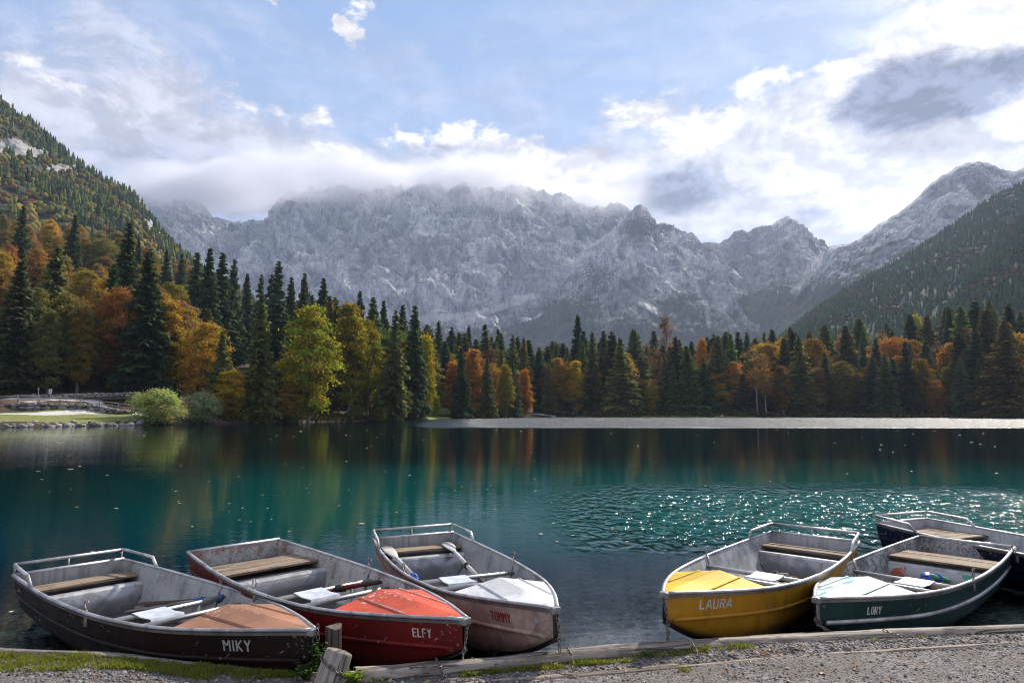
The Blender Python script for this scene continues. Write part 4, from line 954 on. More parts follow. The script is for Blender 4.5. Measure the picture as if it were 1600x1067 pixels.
def build_boat(name, pose, hullm, linm, deckm, side, word, letters, lm, rail, label, bench=2, rub=None, seat_at=(.485, .575), bx_=(.12, .38), lip=.47, accent=None, deckstrip=None, rimm=None, deck_back=.735):
    B = Boat(); B.M = Matrix.Translation(pose[:3]) @ rotm(*pose[3:]); B.Mi = B.M.inverted(); BOATS[name] = B; B.sd = side
    def bp(px, py, z):
        o = B.Mi @ Vector((0, 0, CAMH)); d = B.Mi @ Vector(at_y(px, py, 1.0)) - o; t = (z - o.z) / d.z; q = o + d * t; return np.array(q[:])
    B.bp = bp
    root = empty('rowing_boat'); root.matrix_world = B.M; B.root = root
    tag(root, label, 'boat', 'rowing boats moored along the shore')
    SS = np.concatenate([np.linspace(0, .7, 29), np.linspace(.72, 1, 22)])
    def shell(inset, floor, s0=0.0, s1=1.0):
        rows = []
        for s in SS:
            s = s0 + (s1 - s0) * s; h = half_section(s, inset, floor)
            rows.append([(s * BL, y, z) for y, z in h] + [(s * BL, -y, z) for y, z in h[::-1][1:]])
        return np.array(rows)
    G = shell(0, None); mb = MB().grid(G, flip=False)
    n = G.shape[1]; mb.add(G[0], [tuple(range(n))])                        # transom
    mb.build('hull', hullm, root, True).data.polygons[-1].use_smooth = False
    Gi = shell(.013, .085, .006, .985); mb = MB().grid(Gi, flip=True); mb.add(Gi[0] + np.array([.0, 0, 0]), [tuple(range(n))[::-1]])
    mb.build('hull_lining', linm, root, True).data.polygons[-1].use_smooth = False
    # rolled rim along both gunwales and the transom
    rim = MB(); S2 = np.linspace(0, 1, 50)
    P = [(s * BL, float(bw(s)) - .004, float(bz(s)) + .004) for s in S2]; Q = [(x, -y, z) for x, y, z in P[::-1]]
    rim.tube(P, .0155, 8, cap=True, flat=.8); rim.tube(Q, .0155, 8, cap=True, flat=.8); rim.tube([(0.0, -BW[0] - .003, BZ[0] + .004), (0.0, BW[0] + .003, BZ[0] + .004)], .018, 8)
    rim.build('gunwale_rim', rimm or M_ALU, root, True); rim = MB()
    for sd in (-1, 1):     # flat fender strip under the rim
        r = []
        for s in S2: a, b = side_point(s, .008, sd, .006), side_point(s, .028, sd, .005); r.append([a, b])
        rim.grid(np.array(r), flip=sd > 0)
    rim.build('rim_strip', M_STRIP, root, True)
    cap = MB(); cap.box((BL + .002, 0, BZ[-1] - .010), (.060, .062, .046)); cap.build('bow_cap', M_DULL, root, bevel=.008)
    keel = MB(); ks = np.linspace(.70, 1.0, 16); keel.tube([(s * BL + .01, 0, float(herm(ZKS, ZKV, s)) - .008) for s in ks], [.014] * 16, 6); keel.tube([(BL + .006, 0, z) for z in np.linspace(ZKV[-1] - .01, BZ[-1] - .03, 4)], .007, 6)
    keel.build('keel_strip', M_BLACK if rub is None else M_DULL, root, True)
    rb = MB()
    for sd in (-1, 1): rb.tube([side_point(s, .178, sd, .000) for s in np.linspace(.0, .985, 44)], .015 if rub is None else .019, 6)
    rb.build('rub_rail', hullm if rub is None else rub, root, True)
    # ribs and oarlocks
    for sd in (-1, 1):
        s = .47; r = MB(); hs = half_section(s, .020); r.tube([(s * BL, sd * y, z) for y, z in hs[:7]], .012, 5); r.build('rib', M_DULL, root, True)
        bpnt = side_point(s, .0, sd, .0); k = MB(); k.box(tuple(bpnt + np.array([0, -sd * .018, -.045])), (.045, .022, .10)); k.tube([bpnt + np.array([0, -sd * .012, -.05]), bpnt + np.array([0, -sd * .012, .028])], .007, 6)
        a = np.linspace(math.radians(-50), math.radians(230), 11) + math.pi * 0
        k.tube([bpnt + np.array([.032 * math.cos(t), -sd * .012, .066 - .036 * math.sin(t)]) for t in a], .0055, 5)
        k.build('oarlock', M_LOCK, root, True)
    # stern bench planks over an air box
    w = BW[0] + .02; zb = .365; x0, x1 = bx_; pw = (x1 - x0) / bench
    for i in range(bench):
        x = x0 + pw * (i + .5); mb = MB(); ww = float(bw(x / BL)) - .030
        mb.box((x, 0, zb + random.uniform(-.003, .003)), (pw - .012, 2 * ww, .022)); mb.build('bench_plank', M_PLANK, root, bevel=.004)
    bx = MB(); xs = [.03, lip - .06, lip, lip + .035, lip + .055, lip + .075]; zs = [.315, .315, .306, .275, .20, .06]; rows = []
    for x, z in zip(xs, zs):
        hs = half_section(x / BL, .016); wy = np.interp(-z, [-q[1] for q in hs], [q[0] for q in hs]); rows.append([(x, y, z) for y in np.linspace(-wy, wy, 9)])
    bx.grid(np.array(rows), flip=False); bx.build('air_box', accent or M_BOX, root, True)
    fl = MB(); hs = half_section(lip / BL, .016); wy = np.interp(-.314, [-q[1] for q in hs], [q[0] for q in hs]); fl.grid(np.array([[(lip - .075, -wy, .319), (lip - .075, wy, .319)], [(lip - .01, -wy, .320), (lip - .01, wy, .320)], [(lip + .012, -wy, .308), (lip + .012, wy, .308)], [(lip + .016, -wy, .285), (lip + .016, wy, .285)]])); fl.build('air_box_lip', M_ALU, root, True)
    # rower's seat: two cross tubes with a plate
    for s in seat_at:
        hs = half_section(s, .016); zt = .335; wy = np.interp(-zt, [-q[1] for q in hs], [q[0] for q in hs]); mb = MB(); mb.tube([(s * BL, -wy, zt), (s * BL, wy, zt)], .019, 8)
        for sd in (-1, 1): mb.tube([(s * BL, sd * wy * .62, zt), (s * BL, sd * wy * .62, .07)], .012, 6)
        mb.build('seat_tube', M_TUBE, root, True)
    sp = MB(); xa, xb = seat_at[0] * BL - .01, seat_at[1] * BL - .02; y0 = side * .10; G2 = []
    for x, dz in ((xa, -.02), (xa + .012, .004), ((xa + xb) / 2, -.006), (xb - .012, .004), (xb, -.02)): G2.append([(x, y0 - .125, .360 + dz), (x, y0 + .125, .360 + dz)])
    B_ = np.array(G2); sp.grid(B_, flip=False); sp.grid(B_ - np.array([0, 0, .008]), flip=True); sp.build('seat_plate', M_SEATP, root, False)
    # foredeck: flat centre band folded down to the gunwales
    SD = np.linspace(deck_back, .992, 16); rows = []; fold = .17
    for s in SD:
        wv = float(bw(s)) - .010; zg = float(bz(s)) + .006; rise = .075 * wv / float(bw(deck_back)); f = min(fold, wv * .6)
        rows.append([(s * BL, y, zg + rise * (1 - abs(y) / max(wv, 1e-4))) for y in (wv, (wv + f) / 2, f, 0.0, -f, -(wv + f) / 2, -wv)])
    dk = MB(); G3 = np.array(rows); dk.grid(G3, flip=False); edge = np.stack([G3[0], G3[0] - np.array([0, 0, .045])]); dk.grid(edge, flip=True)
    dk.build('foredeck', deckm, root, False)
    for sd in (-1, 1):
        st = MB(); pts = [(s * BL, sd * fold, float(bz(s)) + .011 + .075 * float(bw(s)) / float(bw(deck_back)) * (1 - fold / float(bw(s)))) for s in np.linspace(deck_back, .96, 14) if float(bw(s)) > fold + .012]
        if len(pts) > 1: st.tube(pts, .0065, 5, flat=.6); st.build('deck_seam', deckstrip or deckm, root, True)
    if rail:
        rl = MB(); hgt = .095; X = .62
        for sd in (-1, 1):
            a = side_point(X / BL, 0, sd, -.002); rl.tube([a, a + np.array([-.10, 0, hgt * .95]), np.array([.04, sd * (BW[0] + .0), BZ[0] + hgt]), np.array([-.015, sd * (BW[0] - .02), BZ[0] + hgt])], .0155, 8)
        rl.tube([(-.015, -BW[0] + .02, BZ[0] + hgt), (-.015, BW[0] - .02, BZ[0] + hgt)], .0155, 8)
        for y in (-BW[0] + .015, -.02, BW[0] - .015): rl.tube([(-.01, y, BZ[0] + .01), (-.013, y, BZ[0] + hgt)], .009, 6)
        rl.build('stern_rail', M_TUBE, root, True)
    # the name
    if word:
        px0, px1, py0, py1 = letters
        ss_ = np.linspace(.60, .995, 500); pr = []
        for s in ss_:
            q = B.M @ Vector(side_point(s, .09, side)); d = q.y * CP + (q.z - CAMH) * SP; pr.append(800 + FPX * q.x / d)
        pr = np.array(pr); o_ = np.argsort(pr); s_of = lambda px: float(np.interp(px, pr[o_], ss_[o_]))
        def t_of(px, py):
            s = s_of(px); best = None
            for t in np.linspace(0, .17, 60):
                q = B.M @ Vector(side_point(s, t, side)); d = q.y * CP + (q.z - CAMH) * SP; w_ = -q.y * SP + (q.z - CAMH) * CP; e = abs(533.5 - FPX * w_ / d - py)
                if best is None or e < best[0]: best = (e, t)
            return best[1]
        gap = .30; ws = [.30 if c == 'I' else 1.15 if c == 'M' else 1.0 for c in word]; wl = (px1 - px0) / (sum(ws) + gap * (len(word) - 1)); ta, tb = t_of((px0 + px1) / 2, py0), t_of((px0 + px1) / 2, py1)
        for i, ch in enumerate(word):
            xa = px0 + wl * (sum(ws[:i]) + gap * i); xw = wl * ws[i]; sa, sb = s_of(xa), s_of(xa + xw); mb = MB(); asp = abs(sb - sa) * BL / (tb - ta)
            th = .135 * (tb - ta)
            for (u0, v0), (u1, v1) in STROKES[ch]:
                a = np.array([u0 * asp, v0]); b = np.array([u1 * asp, v1]); d = (b - a) / np.linalg.norm(b - a); nr = np.array([-d[1], d[0]]) * (th / (tb - ta)) / 2
                quad = [a - nr, a + nr, b + nr, b - nr]; V = []
                for q in quad:
                    s = sa + (sb - sa) * q[0] / asp; t = tb - (tb - ta) * q[1]; V.append(side_point(s, t, side, .0035))
                V2 = V + [v - np.array([0, side * .003, 0]) for v in V]; mb.add(V2, [(0, 1, 2, 3), (0, 4, 5, 1), (1, 5, 6, 2), (2, 6, 7, 3), (3, 7, 4, 0)])
            mb.build('name_letter', lm, root)
    return B
M_RIMGREY = metal('rim_grey', (.50, .49, .48), .45, .6)
M_LIN_GREY = lining('lining_grey', (.39, .39, .385), (.11, .10, .09), .16); M_LIN_WHITE = lining('lining_white', (.48, .485, .49), (.18, .16, .15), .08, streak=.35)
M_LIN_FLAKE = lining('lining_flaking', (.46, .445, .41), (.20, .05, .04), .5, flake=True); M_LIN_SPECK = lining('lining_speckled', (.43, .43, .42), (.09, .085, .08), .78)
M_BROWN = paint('brown_paint', (.020, .0068, .0055), (.012, .0048, .004), .12, .45, (.2, .18, .16)); M_TAN = paint('tan_deck', (.36, .175, .105), (.30, .15, .095), .05, .55, (.5, .35, .28), .2)
M_RED = paint('red_paint', (.20, .014, .012), (.13, .011, .010), .02, .36, (.35, .3, .28)); M_REDDECK = paint('red_deck', (.62, .10, .05), (.56, .085, .045), .12, .5, (.6, .55, .52), .15)
M_PINK = paint('weathered_pink', (.54, .39, .32), (.34, .225, .175), .9, .6, (.36, .33, .31), 1.0); M_WHITEDECK = paint('white_deck', (.68, .69, .70), (.60, .62, .63), .25, .5, (.40, .38, .36), .15)
M_YEL = paint('yellow_paint', (.42, .20, .012), (.36, .165, .012), .12, .38, (.10, .06, .03), .55); M_YELDECK = paint('yellow_deck', (.66, .44, .02), (.60, .39, .02), .05, .5, (.7, .6, .4), .15)
M_GREEN = paint('green_paint', (.008, .036, .034), (.007, .028, .028), .10, .36, (.3, .32, .3)); M_BLUE = paint('blue_paint', (.007, .011, .038), (.006, .009, .028), .1, .36, (.2, .2, .25))
def m_gdeck(N):
    p = N.coord('Object'); n = N.noise(N.mapping(p, (4, 14, 4)), 1.0, 4, .6); n2 = N.noise(p, 40, 4, .7)
    col = N.mix(n.ss(.50, .56), (.58, .62, .64), (.10, .33, .30)); col = N.mix(n.ss(.40, .43), (.42, .44, .47), col); return {'Base Color': N.mix(n2.ss(.66, .7), col, (.2, .2, .2)), 'Roughness': .5}
M_GDECK = principled('worn_green_white_deck', m_gdeck)
M_SEAM = paint('worn_white_seam', (.62, .58, .56), (.5, .2, .15), .6, .6, (.4, .12, .08), .2)
def m_ribox(N):   # air box panel with smears of old paint
    p = N.coord('Object'); x, y, z = N.sep(p); n = N.noise(N.mapping(p, (3, 5, 5)), 1.0, 4, .55, .8)
    col = N.mix(n.ss(.52, .60), (.40, .39, .39), (.42, .11, .06)); n2 = N.noise(N.mapping(p, (4, 6, 6), (9, 3, 1)), 1.0, 3, .5, .6)
    return {'Base Color': N.mix(n2.ss(.60, .66), col, (.08, .30, .17)), 'Metallic': .4, 'Roughness': .5}
M_SMEAR = principled('smeared_panel', m_ribox)
build_boat('MIKY', (-4.2034, 6.6947, -.0405, -.6636, -.0294, -.0105), M_BROWN, M_LIN_GREY, M_TAN, -1, 'MIKY', (349, 392, 1000, 1017), M_LETTER, True, 'dark brown rowing boat named MIKY with a tan foredeck and a stern rail', bench=1)
build_boat('ELFY', (-2.858, 7.2428, .0544, -.8237, -.0142, .0121), M_RED, M_LIN_FLAKE, M_REDDECK, -1, 'ELFY', (645, 674, 981, 995.5), M_LETTER, False, 'dark red rowing boat named ELFY with an orange red foredeck and flaking inside', bench=2, bx_=(.36, .86), lip=1.02, deckstrip=M_SEAM)
build_boat('TOMMY', (-1.1169, 8.022, .014, -1.1897, -.038, .012), M_PINK, M_LIN_GREY, M_WHITEDECK, -1, 'TOMMY', (767, 797, 956, 971), M_LETTER_RED, True, 'weathered pinkish rowing boat named TOMMY with a white foredeck', bench=2)
build_boat('LAURA', (3.3844, 7.8664, .0323, -2.2371, -.0323, -.0117), M_YEL, M_LIN_WHITE, M_YELDECK, 1, 'LAURA', (1093, 1143, 936, 950), M_LETTER, True, 'yellow rowing boat named LAURA with a bright yellow foredeck', bench=2)
build_boat('LORY', (5.12, 7.907, -.0285, -2.4045, -.0068, .0067), M_GREEN, M_LIN_SPECK, M_GDECK, 1, 'LORY', (1355.5, 1377, 947, 959), M_LETTER, False, 'dark green rowing boat named LORY with a white and green worn foredeck', bench=3, bx_=(.42, .90), lip=.95, rub=M_RIMGREY, accent=M_SMEAR, deckstrip=M_SEATP)
build_boat('BLUE', (5.1919, 9.2696, -.0116, -1.2014, -.0087, .0068), M_BLUE, M_LIN_WHITE, M_WHITEDECK, -1, None, None, None, True, 'dark blue rowing boat with a stern rail lying behind the green boat', bench=4, bx_=(.10, .80), lip=.92)

# ---------------------------------------------------------------- oars
M_OARGREY = wood_mat('oar_grey', (.34, .32, .28), (.22, .20, .17), 2); M_OARBRN = wood_mat('oar_brown', (.16, .075, .04), (.09, .045, .028), 2); M_OARRED = paint('oar_red', (.16, .02, .018), (.10, .02, .02), .3, .5, (.25, .16, .1)); M_OARWHT = paint('oar_white', (.58, .56, .54), (.45, .43, .42), .3, .55, (.25, .22, .2)); M_OARDK = paint('oar_dark', (.06, .04, .035), None, .2, .5)
M_CBLUE = principled('collar_blue', lambda N: {'Base Color': (.012, .07, .38), 'Roughness': .4}); M_CGREEN = principled('tape_green', lambda N: {'Base Color': (.015, .24, .09), 'Roughness': .45})
def oar(boat, tip, tipz, grip, gripz, shaft, bladem, gripm, collars, label, blade_len=.62, r=.019, flat=None):
    B = BOATS[boat]; a = np.array((B.M @ Vector(B.bp(*tip, tipz)))[:]); b = np.array((B.M @ Vector(B.bp(*grip, gripz)))[:])
    Lo = np.linalg.norm(b - a); zdir = Vector((b - a) / Lo); up = Vector((0, 0, 1)); y = zdir.cross(up).normalized(); x = y.cross(zdir)
    t = empty('oar'); t.matrix_world = Matrix.Translation(a) @ Matrix((x, y, zdir)).transposed().to_4x4()
    tag(t, label, 'oar', 'oars lying in the boats'); bl = min(blade_len, Lo * .42)
    mb = MB(); mb.tube([(0, 0, bl * .75), (0, 0, bl + .1), (0, 0, Lo - .16)], [r * .7, r, r], 10); mb.build('shaft', shaft, t, True)
    rows = []
    for z, w in ((0, .052), (.02, .066), (bl * .45, .064), (bl * .75, .042), (bl, .018)):
        th = .006 + .008 * (z / bl); c = .012 * math.cos(z / bl * 1.5); rows.append([(th * math.cos(q) + c * 0, w * math.sin(q), z) for q in np.linspace(0, 2 * math.pi, 13)])
    mb = MB(); mb.grid(np.array(rows), flip=True); mb.add(rows[0][:-1], [tuple(range(12))]); mb.build('blade', bladem, t, True)
    mb = MB(); mb.tube([(0, 0, Lo - .18), (0, 0, Lo - .16), (0, 0, Lo - .02), (0, 0, Lo)], [r, r * 1.1, r * 1.1, r * .8], 10); mb.build('grip', gripm, t, True)
    for f, ln, rr, m, nm in collars:
        mb = MB(); z = f * Lo; mb.tube([(0, 0, z - ln / 2), (0, 0, z + ln / 2)], r * rr, 12); mb.build(nm, m, t, True)
    return t
oar('MIKY', (201, 954), .135, (374, 930), .37, M_OARGREY, M_OARGREY, M_OARDK, [(.66, .07, 1.7, M_CBLUE, 'collar'), (.75, .16, 1.18, M_CGREEN, 'tape'), (.85, .05, 1.6, M_CBLUE, 'collar')], 'grey wooden oar with blue and green bands in the brown boat', .7)
oar('MIKY', (214, 943), .16, (402, 933), .38, M_OARBRN, M_OARBRN, M_OARBRN, [(.72, .05, 1.7, M_BLACK, 'collar')], 'brown wooden oar with a reddish blade in the brown boat', .7)
oar('ELFY', (433, 934), .24, (597, 908), .40, M_OARRED, M_OARRED, M_OARDK, [(.60, .06, 1.6, M_BLACK, 'collar')], 'dark red oar with a black collar lying across the red boat', .7)
oar('ELFY', (440, 937), .16, (560, 914), .34, M_OARDK, M_OARRED, M_OARDK, [(.8, .05, 1.6, M_BLACK, 'collar')], 'second oar with a red blade half hidden under the dark red one', .6)
oar('TOMMY', (603, 854), .40, (652, 906), .27, M_OARWHT, M_OARWHT, M_CBLUE, [(.93, .08, 1.6, M_CBLUE, 'collar')], 'white oar with a blue collar leaning on the bench of the pinkish boat', .5, .021)
oar('TOMMY', (697, 847), .40, (757, 913), .30, M_OARWHT, M_OARWHT, M_OARDK, [(.62, .05, 1.6, M_BLACK, 'collar')], 'white oar with a black collar leaning on the bench of the pinkish boat', .5, .021)
oar('LAURA', (1204, 901), .17, (1244, 905), .33, M_OARBRN, M_OARBRN, M_OARBRN, [(.45, .05, 1.8, M_BLACK, 'collar')], 'brown oar with its grip upmost inside the yellow boat', .3, .023)
oar('LAURA', (1190, 898), .17, (1230, 899), .33, M_OARGREY, M_OARBRN, M_OARGREY, [(.6, .05, 1.8, M_BLACK, 'collar')], 'grey oar lying behind the brown one in the yellow boat', .3, .023)
oar('LORY', (1500, 912), .10, (1456, 900), .36, M_OARGREY, M_OARGREY, M_CGREEN, [(.60, .22, 1.2, M_CGREEN, 'tape'), (.80, .05, 1.8, M_CBLUE, 'collar')], 'grey oar with green tape and blue collar in the green boat', .3, .022)
oar('LORY', (1452, 925), .20, (1447, 899), .38, M_OARWHT, M_OARGREY, M_OARDK, [(.86, .06, 2.2, M_CBLUE, 'collar')], 'short end of a pale oar with a blue collar sticking up in the green boat', .12, .022)
# ================================================================ LEFT BANK: walls, fence, sign, boulders
def rock_mesh(seed, n=1, flat=.75, name='stone', mat=None):
    import bmesh
    r = np.random.default_rng(seed); bm = bmesh.new(); bmesh.ops.create_icosphere(bm, subdivisions=n, radius=.5)
    V = np.array([v.co[:] for v in bm.verts]); F = np.array([[v.index for v in f.verts] for f in bm.faces]); bm.free()
    V = np.sign(V) * np.abs(V / .5) ** .72 * .5
    V *= (1 + .55 * fbm(V * 2.6 + seed * 3.7, 2))[:, None] * np.array([1, r.uniform(.8, 1.1), flat * r.uniform(.8, 1.2)])
    return np_mesh(name, V, F, mat, False, link=False)
def m_stone(N):
    p = N.coord('Object'); w = N.pos(); n = N.noise(w, 1.6, 6, .65); n2 = N.noise(w, 9, 4, .65); rn = N.s(N.new('ShaderNodeObjectInfo').outputs['Random'])
    col = N.ramp(n * .6 + rn * .5 - .05, [(.1, (.09, .086, .082)), (.5, (.22, .21, .20)), (.9, (.42, .40, .38))])
    col = N.mix(n2.ss(.60, .72) * .6, col, (.10, .11, .06))
    return {'Base Color': col, 'Roughness': .9, 'Normal': N.bump(n2 + n, .7, .06)}
M_STONE = principled('stone', m_stone)
STN = [rock_mesh(i, 1, .8, 'stone', M_STONE) for i in range(7)]; BLD = [rock_mesh(20 + i, 1, .7, 'boulder', M_STONE) for i in range(5)]
M_MORTAR = principled('wall_core', lambda N: {'Base Color': N.mix(N.noise(N.pos(), 3, 5).ss(.3, .7), (.05, .048, .042), (.11, .10, .085)), 'Roughness': .95})
def inst(me, name, loc, sc, rot, parent=None):
    o = bpy.data.objects.new(name, me); COL.objects.link(o); o.location = loc; o.scale = sc; o.rotation_euler = rot
    if parent is not None: o.parent = parent
    return o
def wall(px0, px1, Y, ytop, ybot, nrow, ncol, label, dark=1.0, dz=0.0):
    """dry stone wall between photo columns; ytop/ybot give the rows of its crest and foot"""
    t = empty('retaining_wall', (0, 0, 0)); tag(t, label, 'wall', 'dry stone walls on the bank')
    G = []
    for px in np.linspace(px0, px1, 24):
        Yp = np.interp(px, *Y); a = at_y(px, np.interp(px, *ytop) + .6, Yp + .25); b = at_y(px, np.interp(px, *ybot) + 1, Yp + .05); b[2] -= .3
        G.append([b, a, a + np.array([0, .9, -.05]), a + np.array([0, 1.2, -1.8])])
    MB().grid(np.array(G), flip=True).build('wall_core', M_MORTAR, t)
    for j in range(ncol):
        for i in range(nrow):
            f = (j + .5 + RNG.uniform(-.3, .3) + (.5 if i % 2 else 0)) / (ncol + .5); px = px0 + (px1 - px0) * f; Yp = np.interp(px, *Y); yt, yb = np.interp(px, *ytop), np.interp(px, *ybot)
            hpx = (yb - yt); 
            if hpx < 2.2 or (hpx < 7 and i > 1): continue
            nn = nrow if hpx >= 7 else 2
            yy = yb - hpx * (i + .5 + RNG.uniform(-.18, .18)) / nn; c = at_y(px, yy, Yp + .10 + .12 * i / nn)
            s = Yp / FPX; w = (px1 - px0) / ncol * s * RNG.uniform(.85, 1.35); h = hpx / nn * s * RNG.uniform(.95, 1.3)
            inst(STN[RNG.integers(7)], 'stone', c, (w, RNG.uniform(.45, .7), h * 1.25), (RNG.uniform(-.2, .2), RNG.uniform(-.3, .3), RNG.uniform(-.4, .4) + (math.pi if RNG.uniform() < .5 else 0)), t)
    return t
WY = ([-260, 0, 60, 125, 205], [88, 95.5, 97.5, 100, 103.5])
wall(-120, 206, WY, ([-120, 0, 28, 60, 125, 160, 206], [632, 632, 630, 629, 630.5, 635, 642.5]), ([-120, 210], [645.3, 645.3]), 3, 38, 'rough grey stone retaining wall below the fenced path on the bank')
wall(20, 216, ([0, 220], [107, 112]), ([20, 120, 216], [617, 615, 612.5]), ([20, 120, 216], [622.5, 621.5, 618.5]), 2, 44, 'low dark stone wall at the foot of the wooded slope behind the path')
RIP = []
for k in range(64):   # rip-rap along the water
    px = -60 + 285 * (k + RNG.uniform(-.3, .3)) / 64; u = ray(px, 660)[0]; q = RNG.uniform(-.3, 2.1); Y = shore_y(u) + q; s = RNG.uniform(.4, 1.15) * (.7 if q > 1.2 else 1)
    o = inst(BLD[RNG.integers(5)], 'boulder', (u * Y, Y, .05 + .28 * max(q, 0)), (s * 1.25, s, s * .95), (RNG.uniform(-.3, .3), RNG.uniform(-.3, .3), RNG.uniform(0, 6)))
    RIP.append((px, o))
RIP.sort(key=lambda q: q[0])
for i, (px, o) in enumerate(RIP): tag(o, 'grey boulder of the rip-rap below the stone wall, %s from the left' % ordn(i), 'boulder', 'boulders along the bank')
def gz_at(px, Y):
    u = ray(px, 640)[0]; return u * Y, float(bank_h(np.array([u]), np.array([float(Y)]))[0])
for px, Y, s, lab in [(1091, 236, 2.6, 'pale round boulder standing among the trees of the far shore'), (1118, 232, 1.3, 'small pale rock beside the spruces of the far shore'), (1128, 228, 1.6, 'flat whitish rock at the waterline of the far shore'), (1452, 226, 1.2, 'pale stone at the waterline below the bright orange beech')]:
    x, g = gz_at(px, Y); tag(inst(BLD[0], 'boulder', (x, Y, g + s * .3), (s, s, s * 1.05), (0, .2, px)), lab, 'boulder').color = (1, 1, 1, 1)
# fence on the wall
M_FENCE = wood_mat('fence_wood', (.36, .33, .30), (.24, .215, .19), 2, .4)
fence = empty('fence', (0, 0, 0)); tag(fence, 'weathered wooden post and rail fence along the path above the stone wall', 'fence')
fp = []
for px, yt, yb in [(-95, 619, 633), (-65, 618.5, 632), (-35, 618, 631), (-4, 618, 630), (28, 617, 628), (61.5, 618, 629.5), (94, 619, 630.5), (126, 622.5, 635), (155.5, 625, 634.5), (185, 628.5, 638), (208, 632, 641)]:
    Yp = np.interp(px, *WY) + .6; a, b = at_y(px, yb + 1.5, Yp), at_y(px, yt, Yp); fp.append((a, b)); mb = MB(); mb.tube([a - np.array([0, 0, .3]), b], [.10, .085], 7); mb.build('post', M_FENCE, fence, True)
for f in (.86, .42):
    for (a, b), (c, d) in zip(fp[:-1], fp[1:]):
        mb = MB(); mb.tube([a + (b - a) * f + np.array([0, -.08, 0]), c + (d - c) * f + np.array([0, -.08, 0])], [.065, .058], 7); mb.build('rail', M_FENCE, fence, True)
# far fence and notice board by the gravel landing
f2 = empty('fence', (0, 0, 0)); tag(f2, 'low dark wooden fence beside the gravel landing at the end of the clearing', 'fence'); pts = []
for px in (866, 874, 882, 890, 898):
    x, g = gz_at(px, 236); pts.append((x, 236, g)); mb = MB(); mb.tube([(x, 236, g - .2), (x, 236, g + 1.3)], .13, 6); mb.build('post', M_FENCE, f2)
for z in (.55, 1.1):
    for a, b in zip(pts[:-1], pts[1:]):
        mb = MB(); mb.tube([np.array(a) + [0, -.1, z], np.array(b) + [0, -.1, z]], .08, 6); mb.build('rail', M_FENCE, f2)
M_WHITE = principled('white_paint', lambda N: {'Base Color': (.78, .78, .80), 'Roughness': .5}); M_DARKP = principled('dark_print', lambda N: {'Base Color': (.03, .035, .06), 'Roughness': .5})
M_RBRN = principled('red_brown_stain', lambda N: {'Base Color': (.20, .07, .05), 'Roughness': .7})
x, g = gz_at(829, 233); nb = empty('notice_board', (x, 233, g)); tag(nb, 'small white notice board with a red-brown frame at the gravel landing', 'sign')
MB().box((0, 0, 1.35), (1.5, .08, 1.2)).build('panel', M_WHITE, nb); MB().box((-.85, 0, 1.0), (.16, .16, 2.2)).box((.85, 0, 1.0), (.16, .16, 2.2)).build('post', M_RBRN, nb); MB().box((0, 0, 2.15), (2.3, .7, .14)).build('roof', M_RBRN, nb)
mb = MB(); [mb.box((0, -.05, 1.65 - .2 * i), (1.0 - .15 * (i % 2), .02, .08)) for i in range(4)]; mb.build('print', M_DARKP, nb)
x, g = gz_at(77, 105); sg = empty('sign', (x, 105, g)); tag(sg, 'white square sign with a dark pictogram on a pole above the fenced path', 'sign')
top = at_y(77.3, 608, 105)[2] - g
MB().tube([(0, 0, -.3), (0, 0, top)], .035, 8).build('pole', M_TUBE, sg, True); MB().box((0, -.05, top - .32), (.50, .03, .62)).build('panel', M_WHITE, sg, bevel=.01)
mb = MB(); mb.box((0, -.07, top - .20), (.12, .012, .12)); mb.box((0, -.07, top - .36), (.30, .012, .08)); mb.box((-.07, -.07, top - .49), (.06, .012, .16)); mb.box((.07, -.07, top - .49), (.06, .012, .16)); mb.build('pictogram', M_DARKP, sg)
x, g = gz_at(58, 105); pl = empty('marker_post', (x, 105, g)); tag(pl, 'thin grey marker post left of the white sign', 'post'); tp = at_y(58, 605, 105)[2] - g
MB().tube([(0, 0, -.3), (0, 0, tp)], .05, 6).build('post', M_FENCE, pl); MB().box((0, -.04, tp - .25), (.22, .03, .36)).build('plate', M_DULL, pl)
